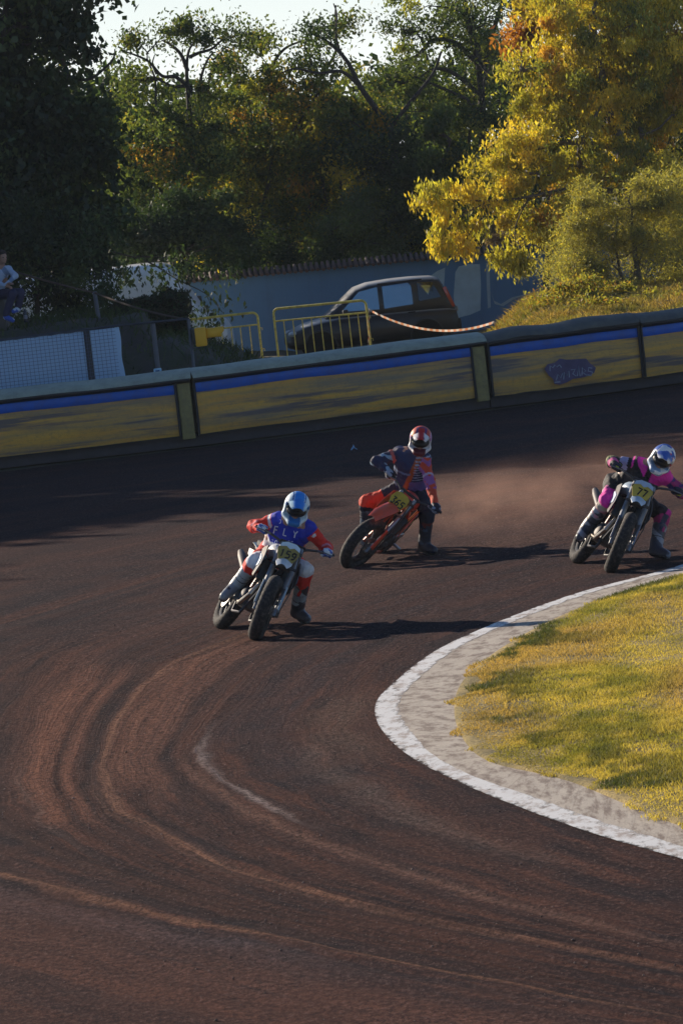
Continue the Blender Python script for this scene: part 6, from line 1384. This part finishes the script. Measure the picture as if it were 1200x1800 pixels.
def jC(v, l, t, J):
    x = (v-J['ch'])@J['lat']; y = (v-J['ch'])@J['U']; c = np.tile(V3(*BK), (len(v), 1)); arm = l >= 5; ra, la = (l == 5) | (l == 6), (l == 7) | (l == 8)
    c = C_(~arm & (y > -.015) & (np.abs(x) > .03), PNK, c); c = C_(~arm & (np.abs(y+.11) < .018) & (np.abs(x-.03) < .05) & (noise3(v, 40, 4) > .4), YGR, c); c = C_(~arm & (np.abs(y+.14) < .03) & (np.abs(x+.06) < .035) & (noise3(v, 45, 6) > .45), (.2, .3, .45), c)
    c = C_(ra, BK, c); c = C_((l == 5) & (t < .22), PNK, c); c = C_((l == 5) & (t > .38) & (t < .68) & (noise3(v, 26, 7) > .45), (.40, .38, .60), c); c = C_((l == 5) & (t > .86), (.30, .32, .12), c); c = C_((l == 6) & (t > .3) & (t < .75), (.66, .12, .32), c)
    c = C_(la, (.40, .03, .18), c); c = C_((l == 7) & (noise3(v, 22, 8) > .5), (.05, .03, .18), c); c = C_((l == 7) & (t < .3), PNK, c); c = C_((l == 8) & (t > .5), (.12, .06, .2), c); return c
def tC(v, l, t, J):
    f_ = (v-J['hip'])@J['F']; c = np.tile(V3(*BK), (len(v), 1)); kR = (l == 6) | ((l == 2) & (t > .62)); c = C_(kR, PNK, c); c = C_((l == 6) & (t > .75), CRM, c); c = C_((l == 3), (.55, .25, .32), c); c = C_((l == 3) & (noise3(v, 18, 5) > .5), (.5, .42, .35), c)
    out_ = ((v-J['knL'])@J['lat']) > .035; c = C_(((l == 4) | (l == 7)) & out_, (.55, .03, .28), c); c = C_((l == 5), (.42, .03, .16), c); c = C_((l == 5) & (np.abs((v-lerp(J['knL'], J['anL'], .3))@J['lat']-.02) < .028), (.03, .04, .09), c)
    c = C_(((l == 0) | (l == 1) | (l == 2)) & (noise3(v, 13, 9) > .62) & (t < .6), (.60, .14, .36), c); return c
def hC(q):
    n1 = noise3(q, 34, 3); n2 = noise3(q+3, 30, 5); c = np.tile(V3(.84, .85, .88), (len(q), 1)); c = C_((n1 > .60) & (q[:, 2] > .0), (.05, .13, .48), c); c = C_((n2 > .66) & (q[:, 1] > 0), (.65, .08, .12), c)
    c = C_((q[:, 2] < -.04) & (n2 > .5), (.25, .38, .6), c); return c
def pkC(q): return V3(.75, .76, .80) if q[0] > .14 and abs(q[1]) > .02 else V3(.06, .14, .5)
spec = dict(jersey=jC, trousers=tC, helmet=hC, peak=pkC, seed=23, hs=1.0, boot=lambda v, l, t: C_(noise3(v, 16, 3) > .6, (.30, .32, .38), (.045, .050, .075)), glove=lambda v, l, t: C_((noise3(v, 30, 2) > .72), YGR, (.02, .022, .045)))
tC_, jrC, jpC = rider('rider in pink and black with white and blue helmet at the right edge', bk, J, spec)

# ---- spectator on the bank
J = {}; Y0 = 83.6; stz = P_(15, 566, Y0)[2]
J['hip'] = P_(-8, 517, Y0+.25); J['latH'] = unit(V3(.55, -.80, 0)); J['shR'], J['shL'] = P_(-22, 474, Y0+.20), P_(14, 473, Y0+.02)
J['hipR0'], J['hipL0'] = J['hip']-J['latH']*.085, J['hip']+J['latH']*.085; J['neck'] = P_(-1, 466, Y0+.08); J['head'] = P_(4, 452, Y0+.02); J['hf'] = unit(V3(.55, -.83, -.12)); J['hu'] = unit(V3(.06, -.06, 1))
J['elR'], J['elL'] = P_(-6, 496, Y0-.15), P_(27, 484, Y0-.15); J['wrR'], J['wrL'] = P_(8, 502, Y0-.28), P_(12, 500, Y0-.30); J['gripR'], J['gripL'] = P_(15, 503, Y0-.33), P_(17, 498, Y0-.34)
J['knR'], J['knL'] = P_(22, 516, Y0-.22), P_(36, 514, Y0-.10); J['anR'], J['anL'] = P_(10, 555, Y0-.15), P_(32, 541, Y0-.05); J['toR'], J['toL'] = P_(22, 562, Y0-.25), P_(24, 546, Y0-.2)
t = person('spectator in pale blue jacket and dark trousers sitting on the bank, left edge', J, {}, None, base_=(J['hip'][0], J['hip'][1], stz-.05))
o = cloth('jacket', jersey_prims(J, .92), t, M_CLOTH, lambda v, l, tt: C_((l < 5) & (np.abs((v-J['ch'])@J['lat']) < .05), (.03, .035, .06), C_(noise3(v, 9, 3) > .7, (.20, .28, .42), (.42, .52, .68))), h=.013, k=.04, amp=.006, fr=30, seed=9)
cloth('trousers', trouser_prims(J, .92), t, M_CLOTH, lambda v, l, tt: np.tile(V3(.03, .035, .09), (len(v), 1)), h=.013, k=.04, amp=.005, fr=30, seed=19)
for s_ in 'RL':
    cloth('shoe', [('c', J['an'+s_]+V3(0, 0, -.01), J['to'+s_], .046, .036), ('c', J['an'+s_]+V3(0, 0, -.03), J['to'+s_]+V3(0, 0, -.012), .045, .038)], t, M_CLOTH, lambda v, l, tt: C_(noise3(v, 20, 3) > .55, (.6, .66, .75), (.05, .12, .5)), h=.010, k=.02)
    w_, g_ = J['wr'+s_], J['grip'+s_]; d = unit(g_-w_); e1 = unit(np.cross(d, V3(0, 0, 1))); e2 = np.cross(e1, d)
    pr = [('c', w_, g_, .024, .028)]
    for i in range(4): a_ = g_+e1*(i-1.5)*.018+d*.02; b_ = a_+d*(.030, .036, .034, .026)[i]-e2*.012; pr += [('c', a_, b_, .010, .009), ('c', b_, b_+d*.012-e2*.022, .009, .008)]
    pr += [('c', w_+d*.03+e1*.02, w_+d*.06+e1*.045-e2*.01, .012, .010)]
    cloth('hand', pr, t, M_SKIN, lambda v, l, tt: np.tile(V3(.36, .2, .14), (len(v), 1)), h=.006, k=.01)
hd = J['head']; Rm = np.stack([J['hf'], np.cross(J['hu'], J['hf']), J['hu']], 1)
cloth('hair', [('e', hd-J['hf']*.02+J['hu']*.03, (.105, .092, .112), Rm), ('c', hd-J['hf']*.08, hd-J['hf']*.09-J['hu']*.13, .055, .03)], t, M_CLOTH, lambda v, l, tt: np.tile(V3(.02, .014, .01), (len(v), 1)), h=.010, k=.03, amp=.004, fr=90,
      cut=lambda p: -np.maximum(.055-(p-hd)@J['hf'], (p-hd)@J['hu']-.06)*-1*0 - np.where((((p-hd)@J['hf']) > .045) & (((p-hd)@J['hu']) < .055), -1.0, 1.0))
for s_ in (-1, 1):
    mb = MB(); mb.ell(tuple(hd+J['hf']*.088+Rm[:, 1]*s_*.032+J['hu']*.008), (.012, .012, .010)); mb.build('eye', mat('eye', (.05, .03, .02), .2), t)
mb = MB(); mb.ell(tuple(hd+J['hf']*.088-J['hu']*.058), (.010, .024, .007), rot=Matrix([list(r_) for r_ in Rm])); mb.build('mouth', mat('lips', (.30, .10, .09), .5), t)
# step the spectator sits on, and the bottle beside
hz = J['hip'][2]-.13; x0 = J['hip'][0]
mb = MB(); mb.box((x0-2.0, Y0+.55, (hz+stz)/2-.12), (4.3, .9, hz-stz+.24), .03); tag(mb.build('concrete_step', mat('dark stone', (.10, .09, .085), .9, var=.4, bmp=.3, scale=4), None), 'low dark concrete step the spectator sits on', 'step')
bp = P_(46, 566, Y0-.3); mb = MB(Matrix.Translation(Vector(bp))); mb.lathe([(.001, 0), (.036, .0), (.038, .02), (.038, .17), (.03, .20), (.014, .235), (.014, .25)], 14)
bo = tag(mb.build('bottle', mat('dark bottle', (.03, .03, .045), .2), None), 'small dark drink bottle standing beside the spectator on the bank', 'bottle')
mb = MB(Matrix.Translation(Vector(bp))); mb.lathe([(.001, .275), (.017, .275), (.017, .245), (.001, .245)], 12); mb.build('bottle_cap', mat('pale cap', (.5, .48, .42), .5), bo)
mb = MB(Matrix.Translation(Vector(bp))); mb.lathe([(.0386, .06), (.0386, .13)], 14); mb.build('bottle_label', mat('grey bottle label', (.16, .16, .20), .6), bo)
# small blue scrap lying on the track
g_ = G(622, 791); mb = MB(Matrix.Translation(g_)); mb.loft([[Vector((x, y*.06, .06*(1-abs(x)/.055)*(1-y*y*.5)*(1+.6*math.sin(y*5+x*90))+.004)) for y in (-1, -.4, .4, 1)] for x in (-.05, -.03, .0, .015, .05)], cap=False, closed=False)
o = tag(mb.build('plastic_scrap', mat('pale blue plastic film', (.25, .42, .62), .5), None), 'small crumpled pale blue plastic scrap on the dark track by the pads', 'litter'); sm = o.modifiers.new('thickness', 'SOLIDIFY'); sm.thickness = .003
# ================================================================== DUST thrown up behind the riders
def dust(name, c0, size, dens, seed):
    mb = MB(Matrix.Translation(Vector(c0)) @ Matrix.Diagonal((size[0], size[1], size[2], 1))); mb.ell((0, 0, 0), (1, 1, 1), 24, 14)
    m, n, b = newmat('dust air %d' % seed); n.nodes.remove(b); L = n.links
    g_ = N(n, 'ShaderNodeNewGeometry').outputs['Position']; mp = N(n, 'ShaderNodeMapping'); L.new(g_, mp.inputs[0]); mp.vector_type = 'TEXTURE'
    mp.inputs['Location'].default_value = c0; mp.inputs['Scale'].default_value = size
    ln = N(n, 'ShaderNodeVectorMath', operation='LENGTH'); L.new(mp.outputs[0], ln.inputs[0])
    fall = N(n, 'ShaderNodeMapRange', interpolation_type='SMOOTHSTEP'); L.new(ln.outputs['Value'], fall.inputs[0]); fall.inputs[1].default_value = 1.0; fall.inputs[2].default_value = .15; fall.inputs[3].default_value = 0; fall.inputs[4].default_value = 1
    nz = noise(n, mapping(n, g_, (1, .5, 1.4), loc=(seed, 0, 0)), 1.3, 6, .68)
    nr = ramp(n, nz, [(.42, 0.0), (.62, 1.0)])
    a = N(n, 'ShaderNodeMath', operation='MULTIPLY'); L.new(fall.outputs[0], a.inputs[0]); L.new(nr, a.inputs[1])
    a2 = N(n, 'ShaderNodeMath', operation='MULTIPLY'); L.new(a.outputs[0], a2.inputs[0]); a2.inputs[1].default_value = dens
    v = N(n, 'ShaderNodeVolumePrincipled'); v.inputs['Color'].default_value = (.80, .48, .36, 1); v.inputs['Anisotropy'].default_value = .35
    L.new(a2.outputs[0], v.inputs['Density']); L.new(v.outputs[0], n.nodes['Material Output'].inputs['Volume'])
    m.cycles.volume_step_rate = 2
    o = mb.build(name, m, None, kind='stuff'); return o
gq = G(905, 930); dust('dust_cloud', (gq.x-.2, gq.y+1.5, .12), (1.8, 4.5, .62), .13, 3)
gq = G(1120, 905); dust('dust_cloud', (gq.x, gq.y+4, .12), (2.4, 4.0, .55), .08, 8)
scn.cycles.volume_max_steps = 128

# thin autumn air over the whole place
m, n, b = newmat('thin haze'); n.nodes.remove(b); v = N(n, 'ShaderNodeVolumePrincipled'); v.inputs['Color'].default_value = (.80, .90, 1.0, 1); v.inputs['Density'].default_value = .00018; v.inputs['Anisotropy'].default_value = 0
n.links.new(v.outputs[0], n.nodes['Material Output'].inputs['Volume'])
mb = MB(); mb.box((0, 70, 9.5), (140, 160, 21)); mb.build('haze', m, kind='stuff', smooth=False)
